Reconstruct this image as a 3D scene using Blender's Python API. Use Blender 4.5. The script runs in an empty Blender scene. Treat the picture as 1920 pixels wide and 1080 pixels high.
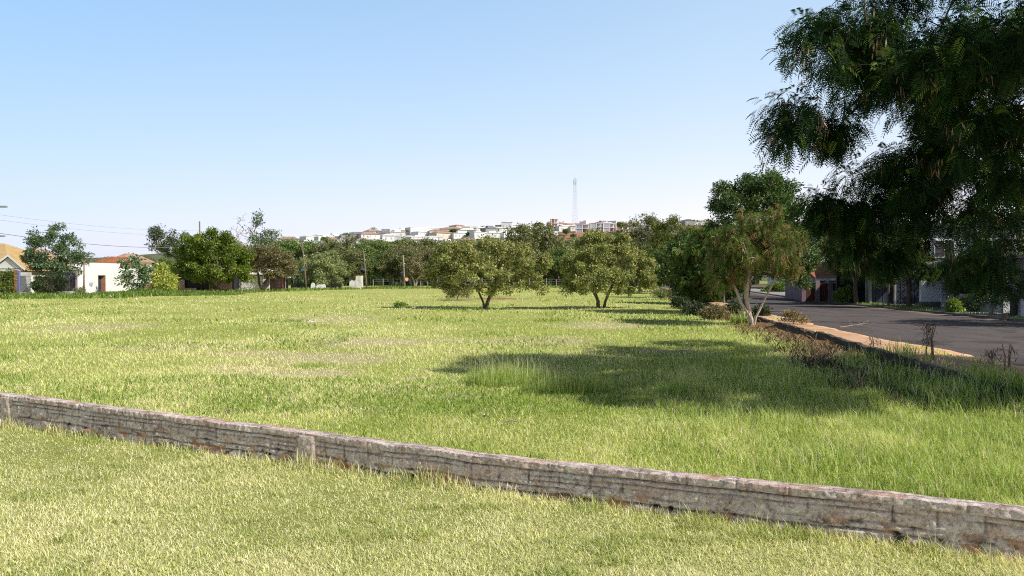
import bpy, math, random
import numpy as np
from mathutils import Vector

random.seed(7)
SC = bpy.context.scene
COL = SC.collection
PI = math.pi
R = math.radians
F, HY, EYE = 1450.0, 517.0, 2.1          # focal length in photo pixels, horizon row, eye height


def depth(py):                             # depth of a ground point seen at row py
    return EYE * F / (py - HY)


def P(px, d, py=None):                     # photo measurement -> place in the world
    x = (px - 960.0) / F * d
    z = 0.0 if py is None else EYE - (py - HY) / F * d
    return (x, d, z)


# ------------------------------------------------------------------ materials
def nt(name):
    m = bpy.data.materials.new(name)
    m.use_nodes = True
    t = m.node_tree
    t.nodes.clear()
    o = t.nodes.new('ShaderNodeOutputMaterial')
    return m, t, o


def N(t, kind, **kw):
    n = t.nodes.new(kind)
    for k, v in kw.items():
        if k in n.inputs:
            n.inputs[k].default_value = v
        else:
            setattr(n, k, v)
    return n


def noise(t, scale, detail=4.0, rough=0.6, vec=None):
    n = N(t, 'ShaderNodeTexNoise')
    n.inputs['Scale'].default_value = scale
    n.inputs['Detail'].default_value = detail
    n.inputs['Roughness'].default_value = rough
    if vec is not None:
        t.links.new(vec, n.inputs['Vector'])
    return n


def ramp(t, fac, stops):
    r = N(t, 'ShaderNodeValToRGB')
    e = r.color_ramp.elements
    while len(e) < len(stops):
        e.new(0.5)
    for i, (p, c) in enumerate(stops):
        e[i].position = p
        e[i].color = (c[0], c[1], c[2], 1) if len(c) == 3 else c
    t.links.new(fac, r.inputs['Fac'])
    return r


def mixc(t, fac, a, b):
    m = N(t, 'ShaderNodeMix', data_type='RGBA')
    for sock, v in ((0, fac), (6, a), (7, b)):
        if hasattr(v, 'is_linked') or isinstance(v, bpy.types.NodeSocket):
            t.links.new(v, m.inputs[sock])
        elif sock == 0:
            m.inputs[0].default_value = v
        else:
            m.inputs[sock].default_value = (v[0], v[1], v[2], 1)
    return m.outputs[2]


def plain(name, c1, c2, scale=3.0, rough=0.8, bump=0.0, bscale=20.0, spec=0.3, metal=0.0, c3=None):
    m, t, o = nt(name)
    tc = N(t, 'ShaderNodeTexCoord')
    b = N(t, 'ShaderNodeBsdfPrincipled')
    b.inputs['Roughness'].default_value = rough
    b.inputs['Specular IOR Level'].default_value = spec
    b.inputs['Metallic'].default_value = metal
    n = noise(t, scale, 6, 0.65, tc.outputs['Object'])
    st = [(0.3, c1), (0.7, c2)]
    if c3:
        st = [(0.28, c1), (0.52, c2), (0.72, c3)]
    r = ramp(t, n.outputs['Fac'], st)
    t.links.new(r.outputs['Color'], b.inputs['Base Color'])
    if bump:
        n2 = noise(t, bscale, 6, 0.7, tc.outputs['Object'])
        bp = N(t, 'ShaderNodeBump')
        bp.inputs['Strength'].default_value = bump
        bp.inputs['Distance'].default_value = 0.05
        t.links.new(n2.outputs['Fac'], bp.inputs['Height'])
        t.links.new(bp.outputs['Normal'], b.inputs['Normal'])
    t.links.new(b.outputs['BSDF'], o.inputs['Surface'])
    return m


def leafmat(name, dark, light, accent, trans=0.3, rough=0.5, spec=0.35):
    m, t, o = nt(name)
    a = N(t, 'ShaderNodeAttribute', attribute_name='tint')
    s = N(t, 'ShaderNodeSeparateColor')
    t.links.new(a.outputs['Color'], s.inputs['Color'])
    c = mixc(t, s.outputs['Red'], dark, light)
    c = mixc(t, s.outputs['Green'], c, accent)
    b = N(t, 'ShaderNodeBsdfPrincipled')
    b.inputs['Roughness'].default_value = rough
    b.inputs['Specular IOR Level'].default_value = spec
    t.links.new(c, b.inputs['Base Color'])
    tr = N(t, 'ShaderNodeBsdfTranslucent')
    hs = N(t, 'ShaderNodeHueSaturation')
    hs.inputs['Saturation'].default_value = 1.15
    hs.inputs['Value'].default_value = 1.25
    t.links.new(c, hs.inputs['Color'])
    t.links.new(hs.outputs['Color'], tr.inputs['Color'])
    mx = N(t, 'ShaderNodeMixShader')
    mx.inputs['Fac'].default_value = trans
    t.links.new(b.outputs['BSDF'], mx.inputs[1])
    t.links.new(tr.outputs['BSDF'], mx.inputs[2])
    t.links.new(mx.outputs['Shader'], o.inputs['Surface'])
    return m


M = {}
M['bark'] = plain('bark_brown', (0.06, 0.045, 0.03), (0.17, 0.13, 0.09), 9, 0.9, 0.6, 30)
M['bark_dark'] = plain('bark_dark', (0.03, 0.022, 0.016), (0.085, 0.065, 0.045), 9, 0.9, 0.6, 30)
M['bark_pale'] = plain('bark_pale', (0.22, 0.17, 0.12), (0.48, 0.40, 0.31), 7, 0.85, 0.5, 25)
M['bark_light'] = plain('bark_light', (0.44, 0.36, 0.28), (0.70, 0.60, 0.48), 7, 0.85, 0.5, 25)
M['bark_grey'] = plain('bark_grey', (0.16, 0.14, 0.12), (0.34, 0.30, 0.26), 7, 0.9, 0.5, 25)
M['twig'] = plain('dry_twig', (0.16, 0.11, 0.07), (0.36, 0.27, 0.18), 12, 0.9)
M['white'] = plain('white_paint', (0.74, 0.72, 0.69), (0.84, 0.83, 0.81), 0.5, 0.8, 0.1, 8)
M['white_old'] = plain('weathered_white_paint', (0.42, 0.39, 0.35), (0.78, 0.76, 0.72), 0.9, 0.85, 0.2, 8, c3=(0.82, 0.80, 0.77))
M['cream'] = plain('cream_paint', (0.62, 0.55, 0.45), (0.76, 0.69, 0.58), 0.6, 0.85, 0.1, 8)
M['pink'] = plain('faded_pink_paint', (0.44, 0.28, 0.23), (0.60, 0.43, 0.36), 0.8, 0.85, 0.1, 8)
M['mauve'] = plain('mauve_paint', (0.22, 0.15, 0.17), (0.32, 0.23, 0.25), 0.8, 0.85, 0.1, 8)
M['grey'] = plain('grey_concrete', (0.26, 0.25, 0.24), (0.42, 0.41, 0.39), 1.2, 0.9, 0.3, 12)
M['greyblue'] = plain('blue_grey_render', (0.30, 0.33, 0.38), (0.46, 0.49, 0.54), 0.7, 0.85)
M['brick'] = plain('red_brick', (0.26, 0.09, 0.05), (0.42, 0.17, 0.10), 2.5, 0.9, 0.3, 14)
M['dark_brick'] = plain('dark_red_brick', (0.07, 0.03, 0.02), (0.14, 0.06, 0.04), 2.5, 0.9, 0.3, 14)  # darker tone of the red brick
M['dark'] = plain('dark_opening', (0.012, 0.012, 0.014), (0.035, 0.033, 0.036), 1.5, 0.5)
M['glass'] = plain('window_glass', (0.03, 0.035, 0.045), (0.07, 0.08, 0.09), 0.6, 0.12, spec=0.6)
M['metal'] = plain('dark_blue_metal', (0.035, 0.045, 0.07), (0.07, 0.085, 0.12), 1.0, 0.55, metal=0.2)
M['greymetal'] = plain('grey_metal', (0.28, 0.29, 0.31), (0.42, 0.43, 0.46), 1.0, 0.5, metal=0.4)
M['bluemetal'] = plain('blue_painted_metal', (0.13, 0.15, 0.30), (0.19, 0.21, 0.38), 1.0, 0.5)
M['rust'] = plain('rusty_orange_paint', (0.32, 0.15, 0.07), (0.50, 0.26, 0.12), 2.0, 0.8)
M['slab'] = plain('grey_roof_slab', (0.20, 0.20, 0.21), (0.32, 0.32, 0.33), 0.8, 0.9)
M['steel'] = plain('galvanised_steel', (0.52, 0.55, 0.60), (0.66, 0.69, 0.74), 0.5, 0.5)
M['wire'] = plain('cable_black', (0.16, 0.17, 0.19), (0.24, 0.25, 0.27), 1, 0.6)
M['pole'] = plain('weathered_pole', (0.12, 0.09, 0.07), (0.26, 0.20, 0.155), 2.0, 0.9)
M['blue'] = plain('blue_enamel', (0.05, 0.12, 0.5), (0.08, 0.2, 0.62), 2, 0.4)
M['red'] = plain('red_enamel', (0.42, 0.07, 0.05), (0.5, 0.10, 0.07), 2, 0.4)
M['litter'] = plain('white_plastic', (0.7, 0.7, 0.7), (0.85, 0.85, 0.86), 4, 0.4)


def tilemat(name, c1, c2, c3, freq=3.0):
    m, t, o = nt(name)
    tc = N(t, 'ShaderNodeTexCoord')
    w = N(t, 'ShaderNodeTexWave', wave_type='BANDS', bands_direction='Z')
    w.inputs['Scale'].default_value = freq
    w.inputs['Distortion'].default_value = 0.6
    w.inputs['Detail'].default_value = 2
    t.links.new(tc.outputs['Object'], w.inputs['Vector'])
    n = noise(t, 1.6, 6, 0.7, tc.outputs['Object'])
    r = ramp(t, n.outputs['Fac'], [(0.3, c1), (0.5, c2), (0.72, c3)])
    mu = mixc(t, 0.35, r.outputs['Color'], (0.05, 0.03, 0.02))
    c = mixc(t, w.outputs['Fac'], mu, r.outputs['Color'])
    b = N(t, 'ShaderNodeBsdfPrincipled')
    b.inputs['Roughness'].default_value = 0.85
    t.links.new(c, b.inputs['Base Color'])
    bp = N(t, 'ShaderNodeBump')
    bp.inputs['Strength'].default_value = 0.5
    bp.inputs['Distance'].default_value = 0.06
    t.links.new(w.outputs['Fac'], bp.inputs['Height'])
    t.links.new(bp.outputs['Normal'], b.inputs['Normal'])
    t.links.new(b.outputs['BSDF'], o.inputs['Surface'])
    return m


M['tile'] = tilemat('terracotta_tiles', (0.28, 0.09, 0.04), (0.44, 0.15, 0.06), (0.52, 0.22, 0.10))
M['tile_yellow'] = tilemat('yellow_tiles', (0.50, 0.33, 0.13), (0.62, 0.43, 0.19), (0.68, 0.50, 0.25))
M['tile_pale'] = tilemat('faded_tiles', (0.36, 0.22, 0.16), (0.50, 0.34, 0.26), (0.56, 0.42, 0.34))

L = {}
L['guava'] = leafmat('guava_leaf', (0.085, 0.12, 0.034), (0.50, 0.53, 0.185), (0.70, 0.55, 0.22), 0.27)
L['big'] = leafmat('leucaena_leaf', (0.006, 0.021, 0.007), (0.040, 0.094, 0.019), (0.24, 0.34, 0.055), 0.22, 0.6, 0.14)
L['leuc'] = leafmat('verge_leucaena_leaf', (0.040, 0.080, 0.018), (0.22, 0.32, 0.072), (0.52, 0.28, 0.15), 0.28, 0.6, 0.15)
L['dense'] = leafmat('dense_tree_leaf', (0.020, 0.055, 0.014), (0.15, 0.25, 0.060), (0.32, 0.28, 0.10), 0.22)
L['round'] = leafmat('round_tree_leaf', (0.040, 0.080, 0.010), (0.235, 0.325, 0.045), (0.38, 0.38, 0.08), 0.27)
L['blue'] = leafmat('bluegreen_leaf', (0.05, 0.095, 0.050), (0.20, 0.30, 0.14), (0.46, 0.50, 0.28), 0.27)
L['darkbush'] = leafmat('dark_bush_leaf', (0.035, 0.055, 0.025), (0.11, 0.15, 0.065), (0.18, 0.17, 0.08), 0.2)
L['yellow'] = leafmat('yellow_shrub_leaf', (0.20, 0.28, 0.040), (0.62, 0.66, 0.16), (0.70, 0.68, 0.24), 0.3)
L['willow'] = leafmat('pale_willow_leaf', (0.12, 0.155, 0.055), (0.44, 0.50, 0.21), (0.54, 0.55, 0.27), 0.28)
L['forest'] = leafmat('forest_leaf', (0.075, 0.105, 0.035), (0.31, 0.33, 0.125), (0.42, 0.31, 0.16), 0.25)
L['forest2'] = leafmat('forest_green_leaf', (0.06, 0.105, 0.027), (0.25, 0.355, 0.10), (0.38, 0.39, 0.14), 0.25)
L['forest3'] = leafmat('forest_brown_leaf', (0.09, 0.088, 0.038), (0.34, 0.305, 0.14), (0.46, 0.33, 0.18), 0.25)
L['bush'] = leafmat('field_bush_leaf', (0.10, 0.17, 0.03), (0.33, 0.46, 0.09), (0.45, 0.50, 0.13), 0.3)
L['dry'] = leafmat('dry_weed_leaf', (0.14, 0.12, 0.05), (0.40, 0.34, 0.16), (0.48, 0.36, 0.19), 0.2)
L['grass'] = leafmat('meadow_blade', (0.38, 0.48, 0.10), (0.87, 0.88, 0.36), (0.97, 0.87, 0.58), 0.36, 0.7, 0.12)
L['lawn'] = leafmat('lawn_blade', (0.38, 0.45, 0.11), (0.92, 0.90, 0.44), (0.98, 0.91, 0.64), 0.34, 0.7, 0.12)
L['tall'] = leafmat('tall_grass_blade', (0.17, 0.30, 0.05), (0.60, 0.70, 0.19), (0.84, 0.75, 0.45), 0.36, 0.7, 0.12)
L['brush'] = leafmat('dead_brush', (0.035, 0.027, 0.016), (0.120, 0.090, 0.050), (0.36, 0.26, 0.15), 0.15)
L['pod'] = leafmat('seed_pod', (0.16, 0.075, 0.045), (0.36, 0.20, 0.12), (0.52, 0.36, 0.22), 0.2)


# ------------------------------------------------------------------ object helpers
def tag(o, label=None, cat=None, group=None, kind=None):
    if label: o['label'] = label
    if cat: o['category'] = cat
    if group: o['group'] = group
    if kind: o['kind'] = kind
    return o


def thing(name, label, cat, loc=(0, 0, 0), rz=0.0, group=None):
    o = bpy.data.objects.new(name, None)
    o.empty_display_size = 0.3
    COL.objects.link(o)
    o.location = loc
    o.rotation_euler = (0, 0, rz)
    return tag(o, label, cat, group)


def npmesh(name, V, Fc, mat, parent=None, tint=None, smooth=False):
    V = np.asarray(V, dtype=np.float32).reshape(-1, 3)
    Fc = np.asarray(Fc, dtype=np.int32)
    k = Fc.shape[1]
    me = bpy.data.meshes.new(name)
    me.vertices.add(len(V))
    me.vertices.foreach_set('co', V.ravel())
    me.loops.add(Fc.size)
    me.loops.foreach_set('vertex_index', Fc.ravel())
    me.polygons.add(len(Fc))
    me.polygons.foreach_set('loop_start', np.arange(0, Fc.size, k, dtype=np.int32))
    me.polygons.foreach_set('loop_total', np.full(len(Fc), k, dtype=np.int32))
    if smooth:
        me.polygons.foreach_set('use_smooth', np.ones(len(Fc), dtype=bool))
    me.update(calc_edges=True)
    if tint is not None:
        a = me.color_attributes.new('tint', 'FLOAT_COLOR', 'POINT')
        c = np.zeros((len(V), 4), dtype=np.float32)
        c[:, :tint.shape[1]] = tint
        c[:, 3] = 1
        a.data.foreach_set('color', c.ravel())
    me.materials.append(mat)
    o = bpy.data.objects.new(name, me)
    COL.objects.link(o)
    if parent is not None:
        o.parent = parent
    return o


class MB:
    """collects polygons of one mesh"""
    def __init__(s):
        s.v, s.f = [], []

    def poly(s, pts):
        i = len(s.v)
        s.v += [tuple(p) for p in pts]
        s.f.append(tuple(range(i, i + len(pts))))
        return s

    def box(s, x0, x1, y0, y1, z0, z1):
        i = len(s.v)
        s.v += [(x0, y0, z0), (x1, y0, z0), (x1, y1, z0), (x0, y1, z0),
                (x0, y0, z1), (x1, y0, z1), (x1, y1, z1), (x0, y1, z1)]
        for q in ((0, 3, 2, 1), (4, 5, 6, 7), (0, 1, 5, 4), (1, 2, 6, 5), (2, 3, 7, 6), (3, 0, 4, 7)):
            s.f.append(tuple(i + k for k in q))
        return s

    def tube(s, pts, rad, n=8, cap=True):
        pts = [Vector(p) for p in pts]
        if not isinstance(rad, (list, tuple)):
            rad = [rad] * len(pts)
        i0 = len(s.v)
        for k, p in enumerate(pts):
            t = (pts[min(k + 1, len(pts) - 1)] - pts[max(k - 1, 0)]).normalized()
            u = t.cross(Vector((0.13, 0.97, 0.2)))
            if u.length < 0.05:
                u = t.cross(Vector((1, 0, 0)))
            u.normalize()
            w = t.cross(u)
            for j in range(n):
                a = 2 * PI * j / n
                s.v.append(tuple(p + (u * math.cos(a) + w * math.sin(a)) * rad[k]))
        for k in range(len(pts) - 1):
            for j in range(n):
                a, b = i0 + k * n + j, i0 + k * n + (j + 1) % n
                s.f.append((a, b, b + n, a + n))
        if cap:
            e = i0 + (len(pts) - 1) * n
            s.f.append(tuple(range(e, e + n)))
            s.f.append(tuple(range(i0 + n - 1, i0 - 1, -1)))
        return s

    def build(s, name, mat, parent=None, smooth=False, loc=None, rz=None):
        me = bpy.data.meshes.new(name)
        me.from_pydata(s.v, [], s.f)
        if smooth:
            me.polygons.foreach_set('use_smooth', [True] * len(me.polygons))
        me.update()
        me.materials.append(mat)
        o = bpy.data.objects.new(name, me)
        COL.objects.link(o)
        if parent is not None: o.parent = parent
        if loc: o.location = loc
        if rz is not None: o.rotation_euler = (0, 0, rz)
        return o


def kids(o):
    return [c for c in COL.objects if c.parent == o]


def copy_tree(o, parent=None, ch=None):
    c = o.copy()
    COL.objects.link(c)
    c.parent = parent
    for k in (ch if ch is not None else kids(o)):
        copy_tree(k, c, [])
    return c


# ------------------------------------------------------------------ value noise
def vnoise(x, y, seed=0):
    xi, yi = np.floor(x).astype(np.int64), np.floor(y).astype(np.int64)
    fx, fy = x - xi, y - yi
    fx, fy = fx * fx * (3 - 2 * fx), fy * fy * (3 - 2 * fy)

    def h(a, b):
        n = (a * 374761393 + b * 668265263 + seed * 974711) & 0x7fffffff
        n = ((n ^ (n >> 13)) * 1274126177) & 0x7fffffff
        return ((n ^ (n >> 16)) & 0xffff) / 65535.0
    return (h(xi, yi) * (1 - fx) + h(xi + 1, yi) * fx) * (1 - fy) + (h(xi, yi + 1) * (1 - fx) + h(xi + 1, yi + 1) * fx) * fy


def fbm(x, y, seed=0, o=4):
    s, a, t = 0, 0.5, 0
    for k in range(o):
        s = s + a * vnoise(x * 2 ** k + 17.3 * k, y * 2 ** k - 9.1 * k, seed + k)
        t += a
        a *= 0.5
    return s / t


# ------------------------------------------------------------------ lie of the land
I_D = [-5, 3, 8, 13, 17.6, 24.75, 34.6, 41.7, 57, 74, 110, 200]
I_X = [6.6, 7.0, 7.5, 8.2, 8.9, 10.0, 11.0, 11.9, 14.0, 16.3, 21.5, 35]
O_D = [-5, 3, 8, 13, 17.6, 26.9, 36.7, 42, 57, 74, 110, 200]
O_X = [10.0, 10.2, 10.3, 10.5, 10.8, 11.2, 12.5, 13.3, 15.5, 18.0, 23.4, 37]
A_D = [-5, 3, 8, 13, 20, 33.8, 55, 80, 110, 200]
A_X = [18.3, 19.0, 19.5, 20.0, 20.6, 21.9, 23.0, 26.5, 31.5, 46]
inner = lambda d: np.interp(d, I_D, I_X)
outer = lambda d: np.interp(d, O_D, O_X)            # nominal kerb line

farside = lambda d: np.interp(d, A_D, A_X)
ZROAD, ZWALK = 0.13, 0.22


def sstep(a, b, x):
    t = np.clip((x - a) / (b - a), 0, 1)
    return t * t * (3 - 2 * t)


HP_X = [-4000, 0, 300, 540, 620, 700, 800, 960, 1160, 1400, 1700, 2000, 6000]
HP_Y = [505, 492, 482, 460, 455, 448, 441, 434, 427, 424, 424, 430, 480]


def hill(x, d):
    px = 960 + F * x / 650.0
    zr = 2.1 + (517 - np.interp(px, HP_X, HP_Y)) / F * 650
    down = 1 - 0.5 * sstep(700, 1500, d)
    return zr * sstep(280, 650, d) * down


def gz(x, y):
    x = np.asarray(x, float); y = np.asarray(y, float)
    m = sstep(0.3, 4.0, inner(y) - x) * sstep(11, 18, y) * (1 - sstep(100, 150, y))
    return m * 0.22 * (fbm(x / 6.0, y / 6.0, 5, 3) - 0.45)


def g1(x, y):
    return float(gz(x, y))


# wall in the foreground
WA, WB = (-7.18, 10.84), (2.69, 6.09)
WS = (WB[1] - WA[1]) / (WB[0] - WA[0])
wline = lambda x: WA[1] + WS * (x - WA[0])
wheight = lambda x: np.interp(x, [-12, -7.2, -2.5, 0, 1.5, 2.7, 3.9, 8], [0.43, 0.43, 0.37, 0.335, 0.36, 0.39, 0.385, 0.39])

# ------------------------------------------------------------------ ground
def groundmat():
    m, t, o = nt('meadow_ground')
    g = N(t, 'ShaderNodeNewGeometry')
    n1 = noise(t, 0.16, 5, 0.6, g.outputs['Position'])
    n2 = noise(t, 2.2, 6, 0.75, g.outputs['Position'])
    n3 = noise(t, 14.0, 5, 0.8, g.outputs['Position'])
    c1 = ramp(t, n1.outputs['Fac'], [(0.32, (0.34, 0.43, 0.09)), (0.5, (0.54, 0.58, 0.16)), (0.68, (0.70, 0.66, 0.26))])
    c2 = ramp(t, n2.outputs['Fac'], [(0.3, (0.22, 0.28, 0.06)), (0.55, (0.56, 0.58, 0.17)), (0.75, (0.76, 0.68, 0.34))])
    c = mixc(t, 0.5, c1.outputs['Color'], c2.outputs['Color'])
    c3 = ramp(t, n3.outputs['Fac'], [(0.3, (0.35, 0.35, 0.35)), (0.6, (1, 1, 1))])
    mm = N(t, 'ShaderNodeMix', data_type='RGBA', blend_type='MULTIPLY')
    mm.inputs[0].default_value = 0.55
    t.links.new(c, mm.inputs[6])
    t.links.new(c3.outputs['Color'], mm.inputs[7])
    a = N(t, 'ShaderNodeAttribute', attribute_name='tint')
    s = N(t, 'ShaderNodeSeparateColor')
    t.links.new(a.outputs['Color'], s.inputs['Color'])
    soil = ramp(t, n2.outputs['Fac'], [(0.3, (0.20, 0.095, 0.05)), (0.7, (0.42, 0.24, 0.14))])
    cc = mixc(t, s.outputs['Red'], mm.outputs[2], soil.outputs['Color'])
    straw = ramp(t, n3.outputs['Fac'], [(0.3, (0.40, 0.33, 0.19)), (0.7, (0.80, 0.69, 0.47))])
    cc = mixc(t, s.outputs['Green'], cc, straw.outputs['Color'])
    b = N(t, 'ShaderNodeBsdfPrincipled')
    b.inputs['Roughness'].default_value = 0.95
    b.inputs['Specular IOR Level'].default_value = 0.1
    t.links.new(cc, b.inputs['Base Color'])
    bp = N(t, 'ShaderNodeBump')
    bp.inputs['Strength'].default_value = 0.9
    bp.inputs['Distance'].default_value = 0.08
    t.links.new(n3.outputs['Fac'], bp.inputs['Height'])
    t.links.new(bp.outputs['Normal'], b.inputs['Normal'])
    t.links.new(b.outputs['BSDF'], o.inputs['Surface'])
    return m


def grid(xs, ys):
    X, Y = np.meshgrid(xs, ys)
    nx, ny = len(xs), len(ys)
    idx = np.arange(nx * ny).reshape(ny, nx)
    Fc = np.stack([idx[:-1, :-1], idx[:-1, 1:], idx[1:, 1:], idx[1:, :-1]], -1).reshape(-1, 4)
    return X.ravel(), Y.ravel(), Fc


# bare spots: x, y, rx, ry, red soil, straw
_sp = [(P(560, depth(700))[0], depth(700), 2.0, 1.2, 0.05, .8), (P(450, depth(690))[0], depth(690), 1.4, .9, 0, .7), (P(690, depth(645))[0], depth(645), 2.4, 2.2, 0.05, .7), (P(330, depth(655))[0], depth(655), 2.4, 1.6, 0, .55),
       (P(860, depth(745))[0], depth(745), .8, .5, .15, .7), (P(690, depth(770))[0], depth(770), .9, .4, .05, .6), (P(1010, depth(640))[0], depth(640), 2.6, 2.6, .1, .6), (P(600, depth(600))[0], depth(600), 4.0, 5.0, 0, .5),
       (P(180, depth(615))[0], depth(615), 3.5, 4.0, 0, .5), (P(1330, depth(705))[0], depth(705), .7, .6, .5, .4), (P(1180, depth(690))[0], depth(690), .5, .4, .5, .3), (P(1130, depth(610))[0], depth(610), 3.0, 3.0, 0, .55), (P(920, depth(770))[0], depth(770), .5, .25, .5, .4), (P(520, depth(745))[0], depth(745), .5, .25, .4, .5),
       (P(930, depth(560))[0], depth(560), 3.2, 5.0, 0.9, 0),
       (P(860, depth(562))[0], depth(562), 2.2, 4.0, 0.7, 0.2),
       (P(840, depth(640))[0], depth(640), 0.8, 0.7, 0.1, 0.95),
       (P(780, depth(707))[0], depth(707), 0.5, 0.45, 0.35, 0.7),
       (P(620, depth(672))[0], depth(672), 2.3, 1.9, 0, 0.75),
       (P(480, depth(665))[0], depth(665), 1.9, 1.3, 0, 0.55),
       (P(740, depth(730))[0], depth(730), 1.3, 0.9, 0, 0.5),
       (P(1260, depth(660))[0], depth(660), 1.5, 0.8, 0.2, 0.4),
       (P(1250, depth(770))[0], depth(770), 0.4, 0.25, 0.5, 0.4)]


_r = np.random.default_rng(909)
for _k in range(46):
    _py = _r.uniform(590, 800); _d = depth(_py); _x = (_r.uniform(-100, 1450) - 960) / F * _d
    if _x < inner(_d) - 2 and _d > wline(_x) + 1: _sp.append((_x, _d, _r.uniform(.12, .5), _r.uniform(.1, .4), _r.uniform(.1, .6), _r.uniform(.4, .8)))


def patches(x, y):
    red = np.zeros_like(x); st = np.zeros_like(x)
    w = 0.75 + 0.6 * fbm(x * 0.9, y * 0.9, 31, 3)
    for (a, b, rx, ry, r, s) in _sp:
        q = 1 - sstep(0.35, 1.1, np.hypot((x - a) / rx, (y - b) / ry) * w)
        red = np.maximum(red, q * r); st = np.maximum(st, q * s)
    k = inner(y) - x                                  # strip of soil along the low kerb wall
    wd = 0.9 + 2.4 * fbm(y * 0.35, y * 0 + 3.3, 77, 3) - 0.6
    red = np.maximum(red, (1 - sstep(wd * 0.6, wd * 1.5, k)) * 0.9 * (k > -2.5) * sstep(9, 14, y))
    return red, st


xs = np.unique(np.concatenate([np.linspace(-14, 14, 113), np.linspace(-90, 60, 151), [-6000, -3500, -2000, -1200, -700, -400, -250, -160, 90, 150, 250, 400, 700, 1200, 2000, 3500, 6000]]))
ys = np.unique(np.concatenate([np.linspace(-6, 32, 153), np.linspace(32, 120, 120), [-400, -60, -20, 130, 150, 180, 220, 260, 300, 800, 2000, 4500, 9000]]))
gx, gy, gf = grid(xs, ys)
_red, _st = patches(gx, gy)
npmesh('ground', np.stack([gx, gy, gz(gx, gy)], 1), gf, groundmat(), None, np.stack([_red, _st, 0 * _st], 1), True)['kind'] = 'structure'

# hillside beyond the wood
hx = np.concatenate([[-3000, -1800, -1000], np.linspace(-600, 900, 120), [1300, 2000, 3200]])
hy = np.concatenate([np.linspace(282, 720, 40), [800, 950, 1200, 1500, 2200]])
X_, Y_, F_ = grid(hx, hy)
pxx = 960 + F * X_ / Y_
redm = sstep(1035, 1060, pxx) * (1 - sstep(1170, 1200, pxx)) * sstep(440, 480, Y_)


def hillmat():
    m, t, o = nt('hillside')
    g = N(t, 'ShaderNodeNewGeometry')
    n = noise(t, 0.06, 6, 0.7, g.outputs['Position'])
    r = ramp(t, n.outputs['Fac'], [(0.35, (0.08, 0.10, 0.035)), (0.6, (0.16, 0.16, 0.07)), (0.75, (0.30, 0.22, 0.14))])
    n2 = noise(t, 0.25, 6, 0.75, g.outputs['Position'])
    rr = ramp(t, n2.outputs['Fac'], [(0.38, (0.42, 0.15, 0.085)), (0.55, (0.40, 0.20, 0.12)), (0.7, (0.22, 0.20, 0.09))])
    a = N(t, 'ShaderNodeAttribute', attribute_name='tint')
    s = N(t, 'ShaderNodeSeparateColor')
    t.links.new(a.outputs['Color'], s.inputs['Color'])
    c = mixc(t, s.outputs['Red'], r.outputs['Color'], rr.outputs['Color'])
    b = N(t, 'ShaderNodeBsdfPrincipled')
    b.inputs['Roughness'].default_value = 0.95
    t.links.new(c, b.inputs['Base Color'])
    t.links.new(b.outputs['BSDF'], o.inputs['Surface'])
    return m


npmesh('hillside', np.stack([X_, Y_, hill(X_, Y_) + 0.02], 1), F_, hillmat(), None, np.stack([redm, redm * 0, redm * 0], 1), True)['kind'] = 'structure'


# road, footways
def strip(name, f0, f1, z, mat, d0, d1, n=90, drop0=None, drop1=None, cols=7, dust=False):
    d = np.linspace(d0, d1, n)
    rows = []
    if drop0 is not None: rows.append((f0(d), drop0))
    for t in np.linspace(0, 1, cols): rows.append((f0(d) * (1 - t) + f1(d) * t, z))
    if drop1 is not None: rows.append((f1(d), drop1))
    V = np.concatenate([np.stack([x, d, np.full(n, zz)], 1) for x, zz in rows])
    k = len(rows)
    idx = np.arange(k * n).reshape(k, n)
    Fc = np.stack([idx[:-1, :-1], idx[1:, :-1], idx[1:, 1:], idx[:-1, 1:]], -1).reshape(-1, 4)
    tn = None
    if dust:
        q = np.concatenate([np.full(n, abs(2 * i / (k - 1) - 1)) for i in range(k)])
        q = sstep(.70, 1.0, q + .25 * (fbm(V[:, 0] * .9, V[:, 1] * .5, 701, 4) - .5))
        tn = np.stack([q, 0 * q, 0 * q], 1)
    o = npmesh(name, V, Fc, mat, None, tn)
    o['kind'] = 'structure'
    return o


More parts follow.
